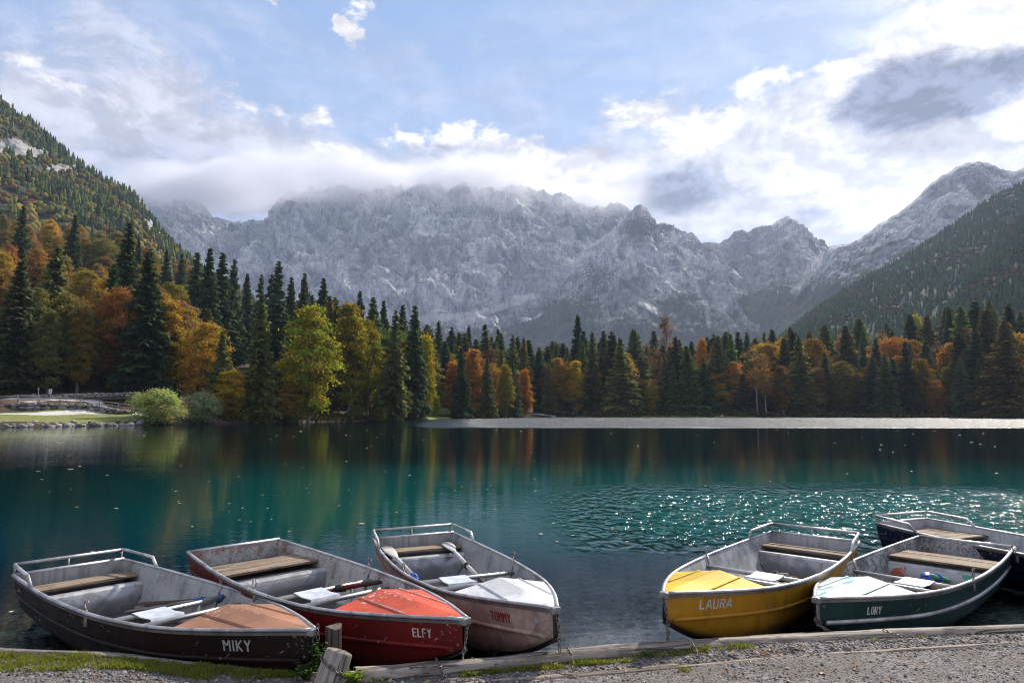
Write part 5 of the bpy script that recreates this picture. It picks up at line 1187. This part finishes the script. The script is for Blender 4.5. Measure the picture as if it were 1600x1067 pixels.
# a walker in a pink jacket between the two willow bushes
def walker():
    Y = 113.0; x, g = gz_at(287, Y); t = empty('person', (x, Y, g), .5); tag(t, 'person in a pink jacket and dark trousers walking between the two willow bushes', 'person')
    J = [(0, 0, .95), (0, 0, 1.2), (0, 0, 1.42), (0, 0, 1.52), (0, .02, 1.64), (0, .01, 1.74), (.10, 0, .90), (.11, .12, .50), (.11, .02, .08), (.11, .16, .03), (-.10, 0, .90), (-.11, -.06, .50), (-.11, -.26, .10), (-.11, -.14, .03), (.20, 0, 1.40), (.26, -.08, 1.12), (.25, .04, .88), (-.20, 0, 1.40), (-.26, .08, 1.12), (-.25, .20, .92)]
    E = [(0, 1), (1, 2), (2, 3), (3, 4), (4, 5), (0, 6), (6, 7), (7, 8), (8, 9), (0, 10), (10, 11), (11, 12), (12, 13), (2, 14), (14, 15), (15, 16), (2, 17), (17, 18), (18, 19)]
    R = [.15, .15, .15, .06, .10, .085, .10, .065, .045, .04, .10, .065, .045, .04, .075, .05, .035, .075, .05, .035]
    me = bpy.data.meshes.new('body'); me.from_pydata(J, E, []); o = bpy.data.objects.new('body', me); COL.objects.link(o); o.parent = t
    sk = o.modifiers.new('skin', 'SKIN'); [setattr(v, 'radius', (r, r)) for v, r in zip(me.skin_vertices[0].data, R)]; me.skin_vertices[0].data[0].use_root = True
    o.modifiers.new('sub', 'SUBSURF').levels = 1
    def f(N):
        z = N.sep(N.coord('Object'))[2]; c = N.mix(z.ss(.93, .95), (.02, .022, .03), (.55, .05, .24)); return {'Base Color': N.mix(z.ss(1.50, 1.53), c, (.42, .26, .19)), 'Roughness': .8}
    me.materials.append(principled('walker_clothes', f))
    r = rock_mesh(77, 2, .9, 'hair', principled('hair', lambda N: {'Base Color': (.03, .02, .015), 'Roughness': .6})); h = inst(r, 'hair', (0, -.02, 1.73), (.24, .25, .20), (0, 0, 0), t)
walker()

# ================================================================ FOREGROUND: logs, post, planks, chains, plants
M_LOG = wood_mat('weathered_log', (.37, .315, .265), (.20, .168, .14), 0, .8); M_LOGP = wood_mat('weathered_post', (.34, .30, .265), (.19, .165, .145), 2, .8); M_BOARD = wood_mat('worn_board', (.36, .27, .20), (.20, .15, .115), 0, .9); M_STUMP = wood_mat('old_stump', (.16, .13, .105), (.08, .065, .05), 2, 1.0)
def beam(name, pts, wd, ht, mat, label, cat, group=None, sub=24, rough=.02, seed=0, taper=0.0, round_=.35):
    """a hewn log lying along pts (its top centre line); local x runs along it"""
    pts = [np.array(p, float) for p in pts]; a, b = pts[0], pts[-1]; d = b - a; Lr = np.linalg.norm(d); ex = d / Lr; ey = np.cross([0, 0, 1.], ex); ey /= np.linalg.norm(ey); ez = np.cross(ex, ey)
    loc = [((p - a) @ ex, (p - a) @ ey, (p - a) @ ez) for p in pts]; lx = [q[0] for q in loc]
    rows = []; prof = [(-.5, -1), (-.5, -.25), (-.46, -.06), (-.28, 0.0), (0, .015), (.28, 0.0), (.46, -.06), (.5, -.25), (.5, -1)]
    for x in np.linspace(0, Lr, sub):
        cy, cz = np.interp(x, lx, [q[1] for q in loc]), np.interp(x, lx, [q[2] for q in loc]); k = 1 - taper * x / Lr
        q = np.array([[x, cy + y * wd * k, cz + z * ht] for y, z in prof]); nz = fbm(q * np.array([1.6, 7, 7]) + seed * 9.1, 4); q[:, 2] += nz * rough; q[:, 1] += np.sign([p_[0] for p_ in prof]) * fbm(q * np.array([2.0, 3, 3]) + 33 + seed, 3) * rough * 1.6; rows.append(q)
    mb = MB(); mb.grid(np.array(rows), flip=True); mb.add(rows[0], [tuple(range(9))]); mb.add(rows[-1], [tuple(range(9))[::-1]])
    o = mb.build(name, mat, None, True); M = Matrix([[*ex, 0], [*ey, 0], [*ez, 0], [0, 0, 0, 1]]).transposed(); M.translation = Vector(a); o.matrix_world = M
    return tag(o, label, cat, group)
LG = 'logs edging the shore'
def lp(px, py, z): return at_z(px, py, z)
beam('log', [lp(556, 1043, .365), lp(700, 1034, .365), (lp(880, 1017, .36)), lp(1010, 1006, .35), lp(1136, 996.5, .338)], .115, .34, M_LOG, 'long weathered log edging the shore below the red and the pinkish boat', 'log', LG, 70, .020, 1)
beam('log', [lp(1122, 999, .335), lp(1250, 991, .335), lp(1400, 983, .335), lp(1600, 977, .335), lp(1800, 968, .335)], .11, .32, M_LOG, 'weathered log edging the shore below the yellow and the green boat', 'log', LG, 60, .014, 2)
beam('log', [lp(-160, 1000, .325), lp(0, 1013, .325), lp(90, 1017, .325), lp(200, 1024, .322), lp(322, 1038, .30)], .085, .25, M_LOG, 'weathered plank-like log behind the grass below the brown boat', 'log', LG, 60, .014, 3, .4)
beam('log', [lp(318, 1043, .305), lp(400, 1049, .31), lp(470, 1053, .305)], .07, .2, M_LOG, 'short sunken log piece between the grass and the bow of the brown boat', 'log', LG, 20, .014, 4)
beam('board', [lp(468, 1050, .33), lp(520, 1052, .33), lp(556, 1050, .32)], .06, .10, M_LOG, 'stub of grey wood sticking out behind the tilted mooring post', 'wood', LG, 12, .01, 6)
BGp = 'boards set flush in the gravel path'
beam('board', [lp(700, 1069, .302), lp(850, 1056, .304), lp(960, 1048, .306), lp(1060, 1038, .308)], .055, .10, M_BOARD, 'worn board flush in the gravel, its pale end below the yellow boat', 'board', BGp, 50, .006, 7)
beam('board', [lp(1056, 1041, .303), lp(1180, 1029, .306), lp(1300, 1019.5, .306), lp(1480, 1009, .305), lp(1620, 1001, .303)], .04, .10, M_BOARD, 'thin worn board flush in the gravel toward the green boat', 'board', BGp, 50, .006, 8)
# tilted post with a chain round it, and the dark stump behind
def post():
    a, b = np.array(lp(507, 1085, .24)), at_y(531, 1014, 4.32); d = b - a; Lr = np.linalg.norm(d); z = Vector(d / Lr); x = Vector((1, 0, 0)); x = (x - z * x.dot(z)).normalized(); y = z.cross(x)
    rows = []; n = 20
    for t in np.concatenate([np.linspace(0, .93, 26), [.96, .985, 1.0]]):
        r = .092 * (1 - .10 * t) * (1 if t < .94 else 1 - ((t - .94) / .06) ** 2 * .5); row = []
        for k in range(n):
            q = 2 * math.pi * k / n; p = np.array([math.cos(q), math.sin(q) * .92, t * 2.2]); rr = r * (1 + .07 * float(fbm([p * np.array([2.2, 2.2, .8])], 3)[0]) - .05 * max(0, math.cos(q * 7 + 1.3)) ** 8)
            zz = t * Lr; row.append((rr * math.cos(q), rr * math.sin(q) * .92, float(zz)))
        rows.append(row + row[:1])
    mb = MB(); mb.grid(np.array(rows), flip=True); c = np.mean(np.array(rows[-1][:-1]), 0); e = len(mb.v); mb.add([tuple(c - np.array([0, 0, .02]))] + [tuple(q) for q in rows[-1]], [(0, k + 1, k + 2) for k in range(n)])
    o = mb.build('mooring_post', M_LOGP, None, True); o.matrix_world = Matrix.Translation(a) @ Matrix((x, y, z)).transposed().to_4x4()
    tag(o, 'pale tilted mooring post with a chain wrapped round it', 'post'); return a, b, x, y, z
PA, PB, PX, PY, PZ = post()
s0 = at_y(519, 1040, 4.52); s1 = at_y(519, 978, 4.52); st = MB(); rows = []
for t in np.linspace(0, 1, 8):
    rows.append([(.052 * math.cos(q) * (1 + .10 * math.sin(3 * q + t)), .05 * math.sin(q), t * (s1[2] - .1) + (.012 * math.sin(2 * q) if t > .95 else 0)) for q in np.linspace(0, 2 * math.pi, 15)])
st.grid(np.array(rows), flip=True); st.add(rows[-1][:-1], [tuple(range(14))]); o = st.build('stump', M_STUMP, None, True); o.location = (s0[0], s0[1], .1); tag(o, 'dark weathered stump standing behind the tilted mooring post', 'post')
# chains
def link_mesh():
    mb = MB(); L, w = .017, .0085; pts = []
    for k in range(6): q = math.pi * k / 5 - math.pi / 2; pts.append((w * math.sin(q + math.pi / 2) * 0 + w * math.cos(q + math.pi / 2) * -1, 0, L / 1.6 + w * math.sin(q + math.pi / 2)))
    pts = [(w * math.cos(q), 0, (L * .55 if math.sin(q) > 0 else -L * .55) + w * math.sin(q)) for q in np.linspace(.01, 2 * math.pi + .01, 11)[:-1]]
    mb.tube(pts, .0036, 5, closed=True); o = mb.build('link', M_CHAIN, None, True); me = o.data; bpy.data.objects.remove(o); return me
LINK = link_mesh()
def chain(pts, label, size=1.0, sag=0.0):
    pts = [np.array(p, float) for p in pts]; t = empty('chain', pts[0]); tag(t, label, 'chain', 'mooring chains')
    seg = [np.linalg.norm(b - a) for a, b in zip(pts[:-1], pts[1:])]; cum = np.concatenate([[0], np.cumsum(seg)]); T = cum[-1]; step = .0285 * size; n = max(2, int(T / step)); prev = None
    for i in range(n):
        s = (i + .5) * T / n; P = np.array([np.interp(s, cum, [p[k] for p in pts]) for k in range(3)]); Q = np.array([np.interp(min(s + .01, T), cum, [p[k] for p in pts]) for k in range(3)]); Q0 = np.array([np.interp(max(s - .01, 0), cum, [p[k] for p in pts]) for k in range(3)])
        d = Vector(Q - Q0).normalized(); P[2] -= sag * math.sin(math.pi * s / T); side = Vector((.8, .6, 0)) if abs(d.z) > .9 else Vector((0, 0, 1)); x = (side - d * side.dot(d)).normalized(); y = d.cross(x)
        if i % 2: x, y = y, -x
        o = bpy.data.objects.new('link', LINK); COL.objects.link(o); o.parent = t; o.matrix_local = Matrix.Translation(P - pts[0]) @ Matrix((x, y, d)).transposed().to_4x4() @ Matrix.Scale(size, 4)
def bowpt(n, dz=0, dx=.03): return np.array((BOATS[n].M @ Vector((BL + dx, 0, BZ[-1] + dz)))[:])
b = bowpt('ELFY', -.02); chain([b, at_y(727, 1004, b[1] - .02), at_y(723, 1029, b[1] - .08)], 'rusty chain hanging from the bow of the red boat')
b = bowpt('TOMMY', -.02); chain([b, at_y(874, 985, b[1] - .02), at_y(874.5, 1017, b[1] - .05)], 'dark chain hanging from the bow of the pinkish boat', 1.25)
b = bowpt('LAURA', -.02); chain([b, at_y(1043.5, 965, b[1] - .02), at_y(1044, 1005, b[1] - .04)], 'dark chain hanging from the bow of the yellow boat', 1.2)
b = bowpt('LORY', -.14); chain([b, at_y(1289, 985, b[1] - .03)], 'short chain hanging from the bow of the green boat', 1.25)
b = bowpt('MIKY', .0); chain([at_y(496, 975, b[1]), at_y(497, 1000, b[1])], 'short rusty chain at the bow of the brown boat', 1.0)
for (p, q, r_), lab in [((lp(681, 1029, .41), lp(688, 1041, .405), lp(697, 1064, .32)), 'chain lying over the log below the red boat'), ((lp(886, 1012, .40), lp(893, 1023, .39), lp(895, 1049, .32)), 'chain lying over the log between the pinkish and the yellow boat'), ((lp(1077, 1000, .385), lp(1085, 1011, .37), lp(1094, 1030, .32)), 'chain lying over the log below the yellow boat'), ((lp(1380, 984, .365), lp(1395, 989, .345), lp(1411, 993, .32)), 'chain on the log below the green boat')]:
    chain([p, q, r_], lab, 1.0)
ring = []
for q in np.linspace(math.radians(175), math.radians(365), 16):
    c = PA + np.array(PZ) * (.24 - .055 * math.sin((q - math.radians(175)) / 3.3)) + (np.array(PX) * math.cos(q) + np.array(PY) * math.sin(q) * .92) * .094; ring.append(c)
# the visible half of the loop: facing up and toward the camera
ring2 = [PA + np.array(PZ) * (.20 - .085 * (k / 15)) + (np.array(PX) * math.cos(q) + np.array(PY) * math.sin(q) * .94) * .088 for k, q in enumerate(np.linspace(math.radians(178), math.radians(350), 16))]
chain(ring2, 'heavy chain wrapped round the tilted mooring post', 1.15)

# leaves fallen on the ground and floating on the lake
def leaf_mesh(seed, n=9):
    r = np.random.default_rng(seed); V = [(0, 0, .004)]; 
    for k in range(n): q = 2 * math.pi * k / n; rad = (.5 if k % 2 else .30) * r.uniform(.8, 1.2) * (1.25 if k == 0 else 1); V.append((rad * math.cos(q), rad * math.sin(q) * .8, r.uniform(.0, .22)))
    me = bpy.data.meshes.new('leaf'); me.from_pydata(V, [], [(0, k + 1, (k + 1) % n + 1) for k in range(n)]); me.materials.append(M_DEADLEAF); return me
def m_dead(N):
    rn = N.s(N.new('ShaderNodeObjectInfo').outputs['Random']); return {'Base Color': N.ramp(rn, [(0, (.16, .07, .03)), (.4, (.36, .17, .07)), (.7, (.46, .27, .13)), (1, (.34, .24, .12))]), 'Roughness': .7}
M_DEADLEAF = principled('dead_leaf', m_dead); LF = [leaf_mesh(i) for i in range(6)]
def on_ground(px, py, z=GZ + .012):
    p = at_z(px, py, z); return p
GL = []
for px, py, s in [(610, 1063, 7), (665, 1066, 7), (690, 1064, 6), (745, 1062, 7), (1185, 1018, 7), (1195, 1022, 8), (1204, 1015, 7), (1212, 1020, 6), (1228, 1012, 7), (1240, 1017, 8), (1250, 1014, 6), (1222, 1022, 6), (1175, 1014, 6), (1256, 1009, 5), (1148, 1023, 6), (1146, 1018, 5), (1286, 1051, 9), (1337, 1043, 9), (1134, 1048, 8), (1148, 1057, 7), (1300, 1012, 7), (1098, 1024, 6), (868, 1036, 7), (845, 1050, 6), (930, 1040, 6), (968, 1043, 7), (980, 1047, 6), (1000, 1041, 5), (18, 1022, 8), (95, 1053, 9), (490, 1064, 9), (480, 1058, 8), (548, 1063, 7), (1440, 1040, 6), (1480, 1025, 5), (1520, 1050, 7), (1390, 1060, 7), (1230, 1062, 7), (775, 1046, 6), (1405, 1033, 5), (1560, 1035, 6), (150, 1060, 6), (740, 1029, 9)]:
    z = .40 if (px, py) == (740, 1029) else GZ + .012
    p = at_z(px, py, z); w = s / FPX * p[1] * 1.5; o = inst(LF[RNG.integers(6)], 'leaf', p, (w, w, w * .8), (RNG.uniform(-.5, .5), RNG.uniform(-.5, .5), RNG.uniform(0, 6)))
    GL.append((px, z, o))
GL.sort(key=lambda q: q[0])
for i, (px, z, o) in enumerate(GL): tag(o, ('curled orange brown leaf on the gravel path, %s from the left' % ordn(i)) if z < .36 else 'orange brown leaf lying on the log below the red boat', 'leaf', 'fallen leaves on the ground')
def m_float(N):
    rn = N.s(N.new('ShaderNodeObjectInfo').outputs['Random']); return {'Base Color': N.ramp(rn, [(0, (.40, .26, .12)), (.5, (.58, .45, .26)), (1, (.62, .56, .42))]), 'Roughness': .6}
M_FLOAT = principled('floating_leaf', m_float); FL = []
for i in range(4):
    me = leaf_mesh(40 + i); me.materials.clear(); me.materials.append(M_FLOAT)
    for v in me.vertices: v.co.z *= .3
    FL.append(me)
def in_boat(x, y):
    for B in BOATS.values():
        q = B.Mi @ Vector((x, y, .1))
        if -.1 < q.x < BL + .1 and abs(q.y) < .62: return True
    return False
flist = [(182, 794, 9), (300, 822, 6), (144, 862, 8), (18, 955, 10), (865, 817, 8), (845, 834, 10), (895, 836, 8), (980, 846, 8), (957, 827, 7), (1079, 851, 10), (870, 846, 7), (60, 736, 9), (110, 733, 12), (275, 767, 9), (565, 818, 14), (530, 790, 7), (545, 765, 6), (452, 830, 7), (374, 812, 6), (620, 800, 8), (835, 748, 7), (1480, 766, 9)]
for k in range(230):
    py = 668 + 150 * RNG.uniform(0, 1) ** 2.0; px = RNG.uniform(-60, 1640)
    if px > 900 and RNG.uniform() < .45: continue
    flist.append((px, py, RNG.uniform(3.5, 7.5)))
for px, py, s in flist:
    p = at_z(px, py, .012)
    if in_boat(p[0], p[1]) or p[1] > 75: continue
    w = s / FPX * p[1] * .8; o = inst(FL[RNG.integers(4)], 'leaf', p, (w, w * 1.3, w), (0, 0, RNG.uniform(-.4, .4))); tag(o, 'pale fallen leaf floating on the lake', 'leaf', 'leaves floating on the lake')

# pebbles of the path
def pebbles():
    r = RNG; n = 30000; VV, FF, TT = [], [], []
    base = np.array([[1, 0, 0], [-1, 0, 0], [0, 1, 0], [0, -1, 0], [0, 0, 1], [.6, .6, .5], [-.6, .6, .5], [.6, -.6, .5], [-.6, -.6, .5]], float)
    F0 = np.array([(4, 5, 6), (4, 6, 8), (4, 8, 7), (4, 7, 5), (0, 2, 5), (2, 1, 6), (1, 3, 8), (3, 0, 7), (2, 6, 5), (1, 8, 6), (3, 7, 8), (0, 5, 7)])
    px = r.uniform(-60, 1660, n); py = 1076 - 96 * r.uniform(0, 1, n) ** .8
    P = np.array([at_z(a, b, GZ) for a, b in zip(px, py)]); ok = P[:, 1] < edge_y(P[:, 0]) - .05
    d_edge = edge_y(P[:, 0]) - P[:, 1]; ok &= (d_edge < .45) | (r.uniform(0, 1, n) < .55)
    P = P[ok]; m = len(P); z = ground_z(P[:, 0], P[:, 1]); d_edge = d_edge[ok]
    s = r.lognormal(-5.42, .45, m) * np.where(d_edge < .45, 1.35, .9); a = r.uniform(0, 6.28, m)
    B = base[None] * (1 + r.uniform(-.3, .3, (m, 9, 1))) * s[:, None, None] * np.stack([np.ones(m), r.uniform(.6, 1, m), r.uniform(.4, .8, m)], 1)[:, None, :]
    c, sn = np.cos(a)[:, None], np.sin(a)[:, None]; V = np.stack([B[..., 0] * c - B[..., 1] * sn, B[..., 0] * sn + B[..., 1] * c, B[..., 2]], 2) + np.stack([P[:, 0], P[:, 1], z + s * .15], 1)[:, None]
    Fa = (F0[None] + (np.arange(m) * 9)[:, None, None]).reshape(-1, 3)
    tag(np_mesh('pebbles', V.reshape(-1, 3), Fa, M_PEBBLE, True, {'tone': np.repeat(np.clip(r.normal(.45, .25, m), 0, 1), 9)}), 'loose grey pebbles strewn over the gravel path', 'pebbles', kind='stuff')
    # stones lying under the shallow water
    n = 7000; x = r.uniform(-5, 8, n); d = r.uniform(.02, 3.4, n) ** 1.0; y = edge_y(x) + d; zb = -.05 - .055 * d - .012 * np.maximum(d - 2, 0) ** 2
    s = r.lognormal(-3.75, .5, n); B = base[None] * (1 + r.uniform(-.3, .3, (n, 9, 1))) * s[:, None, None] * np.array([1, .8, .5]); a = r.uniform(0, 6.28, n); c, sn = np.cos(a)[:, None], np.sin(a)[:, None]
    V = np.stack([B[..., 0] * c - B[..., 1] * sn, B[..., 0] * sn + B[..., 1] * c, B[..., 2]], 2) + np.stack([x, y, zb], 1)[:, None]
    Fa = (F0[None] + (np.arange(n) * 9)[:, None, None]).reshape(-1, 3)
    tag(np_mesh('pebbles', V.reshape(-1, 3), Fa, M_PEBBLE, True, {'tone': np.repeat(np.clip(r.normal(.5, .25, n), 0, 1), 9)}), 'stones on the shallow lake bed along the shore', 'pebbles', kind='stuff')
pebbles()
# grass
def m_grass():
    m, N = new_mat('grass'); out = N.new('ShaderNodeOutputMaterial'); t = N.attr('tone'); h = N.attr('hue')
    c = N.mix(t, (.10, .14, .022), (.27, .31, .05)); c = N.mix(h.ss(.6, .9), c, (.22, .17, .08))
    d = N.new('ShaderNodeBsdfDiffuse'); N.link(c, d.inputs[0]); tr = N.new('ShaderNodeBsdfTranslucent'); N.link(N.mix(1.0, c, (1.3, 1.3, .8), 'MULTIPLY'), tr.inputs[0]); mx = N.new('ShaderNodeMixShader'); mx.inputs[0].default_value = .5
    N.link(d.outputs[0], mx.inputs[1]); N.link(tr.outputs[0], mx.inputs[2]); N.link(mx.outputs[0], out.inputs[0]); return m
M_GRASS = m_grass()
def grass():
    r = RNG; P = []
    def strip(px0, px1, ylo, yhi, n, hgt, clump=.5):
        k = 0
        while k < n:
            px = r.uniform(px0, px1); f = r.uniform(); y = np.interp(px, *ylo) * (1 - f) + np.interp(px, *yhi) * f; p = at_z(px, y, GZ)
            c = float(fbm([np.array([p[0] * 5, p[1] * 5, 0])], 3)[0])
            if c < r.uniform(-.45, .25) * clump * 1.6 - .05 * f: k += .25; continue
            if p[1] > edge_y(p[0]) - .02: k += .25; continue
            P.append((*p[:2], hgt * r.uniform(.5, 1.3) * (.6 + .8 * max(c + .3, 0)))); k += 1
    strip(-60, 330, ([-60, 0, 150, 330], [1014, 1022, 1027, 1042]), ([-60, 0, 100, 200, 330], [1042, 1050, 1049, 1046, 1064]), 10500, .036)
    strip(300, 478, ([300, 400, 478], [1042, 1050, 1056]), ([300, 400, 440, 478], [1062, 1064, 1058, 1060]), 4200, .033)
    strip(540, 600, ([540, 600], [1052, 1056]), ([540, 600], [1069, 1067]), 260, .06)
    strip(720, 900, ([720, 760, 900], [1054, 1045, 1030]), ([720, 900], [1058, 1042]), 1900, .034)
    strip(880, 1110, ([880, 1000, 1110], [1030, 1020, 1009]), ([880, 1000, 1110], [1041, 1033, 1018]), 4200, .031)
    strip(1120, 1180, ([1120, 1180], [1012, 1008]), ([1120, 1180], [1017, 1015]), 300, .035)
    strip(1060, 1080, ([1060, 1080], [1043, 1043]), ([1060, 1080], [1049, 1048]), 90, .025); strip(1020, 1030, ([1020, 1030], [1047, 1047]), ([1020, 1030], [1052, 1052]), 30, .025)
    strip(1360, 1376, ([1360, 1376], [994, 994]), ([1360, 1376], [1001, 1001]), 50, .03); strip(1430, 1450, ([1430, 1450], [991, 991]), ([1430, 1450], [996, 996]), 50, .03); strip(1590, 1640, ([1590, 1640], [981, 979]), ([1590, 1640], [986, 984]), 60, .03)
    P = np.array(P); n = len(P); g = ground_z(P[:, 0], P[:, 1]); h = P[:, 2]; a = r.uniform(0, 6.28, n); ln = r.uniform(.2, .9, n) * h; w = r.uniform(.0016, .0034, n)
    dx, dy = np.cos(a), np.sin(a); px_, py_ = -dy, dx; V = np.zeros((n, 5, 3))
    for i, (t, ww) in enumerate(((0, 1), (0, -1), (.55, .8), (.55, -.8), (1, 0))):
        V[:, i, 0] = P[:, 0] + dx * ln * t * t + px_ * w * ww; V[:, i, 1] = P[:, 1] + dy * ln * t * t + py_ * w * ww; V[:, i, 2] = g - .004 + h * t
    F = np.concatenate([np.array([[0, 1, 3], [0, 3, 2], [2, 3, 4]])[None] + (np.arange(n) * 5)[:, None, None]]).reshape(-1, 3)
    tag(np_mesh('grass', V.reshape(-1, 3), F, M_GRASS, False, {'tone': np.repeat(r.uniform(0, 1, n), 5), 'hue': np.repeat(r.uniform(0, 1, n), 5)}), 'short green grass along the edge of the gravel path', 'grass', kind='stuff')
grass()
# leafy weed at the stump, and a yellow-green one by the post foot
M_WEED = m_leaf('weed_leaf', .4, .45)
def weed(px, py, label, n, hgt, col, seed, spread=.07):
    r = np.random.default_rng(seed); p = at_z(px, py, GZ); t = empty('weed', p); tag(t, label, 'plant', 'weeds by the mooring post')
    stm = MB(); V, F, T, H_ = [], [], [], []
    for k in range(n):
        a = r.uniform(0, 6.28); hh = hgt * r.uniform(.6, 1.05); tip = np.array([math.cos(a) * spread * r.uniform(.3, 1.2), math.sin(a) * spread * .6, hh]); stm.tube([(0, 0, -.02), tip * np.array([.35, .35, .55]), tip], [.003, .0024, .0012], 5)
        for j in range(6):
            f = .45 + .55 * j / 5; c = tip * np.array([f ** 1.6, f ** 1.6, f]); b = r.uniform(0, 6.28); d = np.array([math.cos(b), math.sin(b), r.uniform(-.2, .5)]); d /= np.linalg.norm(d); sd = np.cross(d, [0, 0, 1.]); sd /= np.linalg.norm(sd); L = r.uniform(.018, .034)
            b0 = len(V); V += [c, c + d * L * .5 + sd * L * .28, c + d * L - np.array([0, 0, .004]), c + d * L * .5 - sd * L * .28]; F.append((b0, b0 + 1, b0 + 2, b0 + 3)); T += [r.uniform(.3, 1)] * 4; H_ += [r.uniform(.3, .6)] * 4
    stm.build('stem', M_WEED, t).color = (*col, 1); np_mesh('foliage', V, F, M_WEED, False, {'tone': T, 'hue': H_}, parent=t).color = (*col, 1)
weed(490, 1052, 'leafy green weed growing between the brown bow and the tilted post', 26, .19, (.12, .20, .045), 1, .085)
weed(478, 1062, 'dark grassy weed at the foot of the leafy one', 22, .09, (.06, .10, .025), 2, .09)
weed(552, 1068, 'bright yellow-green weed at the foot of the tilted post', 18, .085, (.20, .26, .03), 3, .07)
weed(1012, 1026, 'small broad-leaved weed in the grass beside the log', 7, .05, (.10, .16, .06), 4, .04)
# ================================================================ AIR
def haze():
    m, N = new_mat('haze'); out = N.new('ShaderNodeOutputMaterial'); v = N.new('ShaderNodeVolumePrincipled')
    v.inputs['Color'].default_value = (.62, .75, 1.0, 1); v.inputs['Density'].default_value = 0.82e-4; v.inputs['Anisotropy'].default_value = .2
    N.link(v.outputs[0], out.inputs['Volume'])
    o = MB().box((0, 3000, 770), (11000, 8600, 1560)).build('haze', m); tag(o, 'thin blue autumn air over the lake and mountains', 'haze', kind='stuff')
haze()
def cloud_cap():
    m, N = new_mat('cloud'); out = N.new('ShaderNodeOutputMaterial'); v = N.new('ShaderNodeVolumePrincipled')
    P = N.pos(); x, y, z = N.sep(P)
    n = N.noise(N.mapping(P, (1 / 420., 1 / 420., 1 / 260.)), 1.0, 5, .58, .3); n2 = N.noise(N.mapping(P, (1 / 1500., 1 / 1500., 1 / 900.)), 1.0, 2, .5)
    base = 1045.0 + (y - 3600.0) * .29 + (n2 - .5) * 150.0 + (n - .5) * 260.0
    prof = ((z - base) * (1 / 110.0)).clamp() * (1.0 - ((z - 1195.0 - (y - 3600.0) * .15 - (n - .5) * 460.0) * (1 / 80.0)).clamp())
    win = x.ss(-2150, -1500) * (1.0 - (x + (n2 - .5) * 700.0).ss(250, 760)) * y.ss(2880, 3080) * (1.0 - y.ss(4000, 4250))
    N.put(prof * win * (n.ss(.36, .58)) * .0085, v.inputs['Density']); v.inputs['Color'].default_value = (.86, .86, .90, 1); v.inputs['Anisotropy'].default_value = .35
    N.link(v.outputs[0], out.inputs['Volume'])
    o = MB().box((-650, 3560, 1165), (3200, 1440, 750)).build('cloud', m); tag(o, 'bank of grey white cloud hanging on the mountain crest', 'cloud', kind='stuff')
cloud_cap()
SC.cycles.volume_step_rate = .35; SC.cycles.volume_max_steps = 96; SC.cycles.volume_bounces = 4
bpy.data.materials['haze'].cycles.homogeneous_volume = True
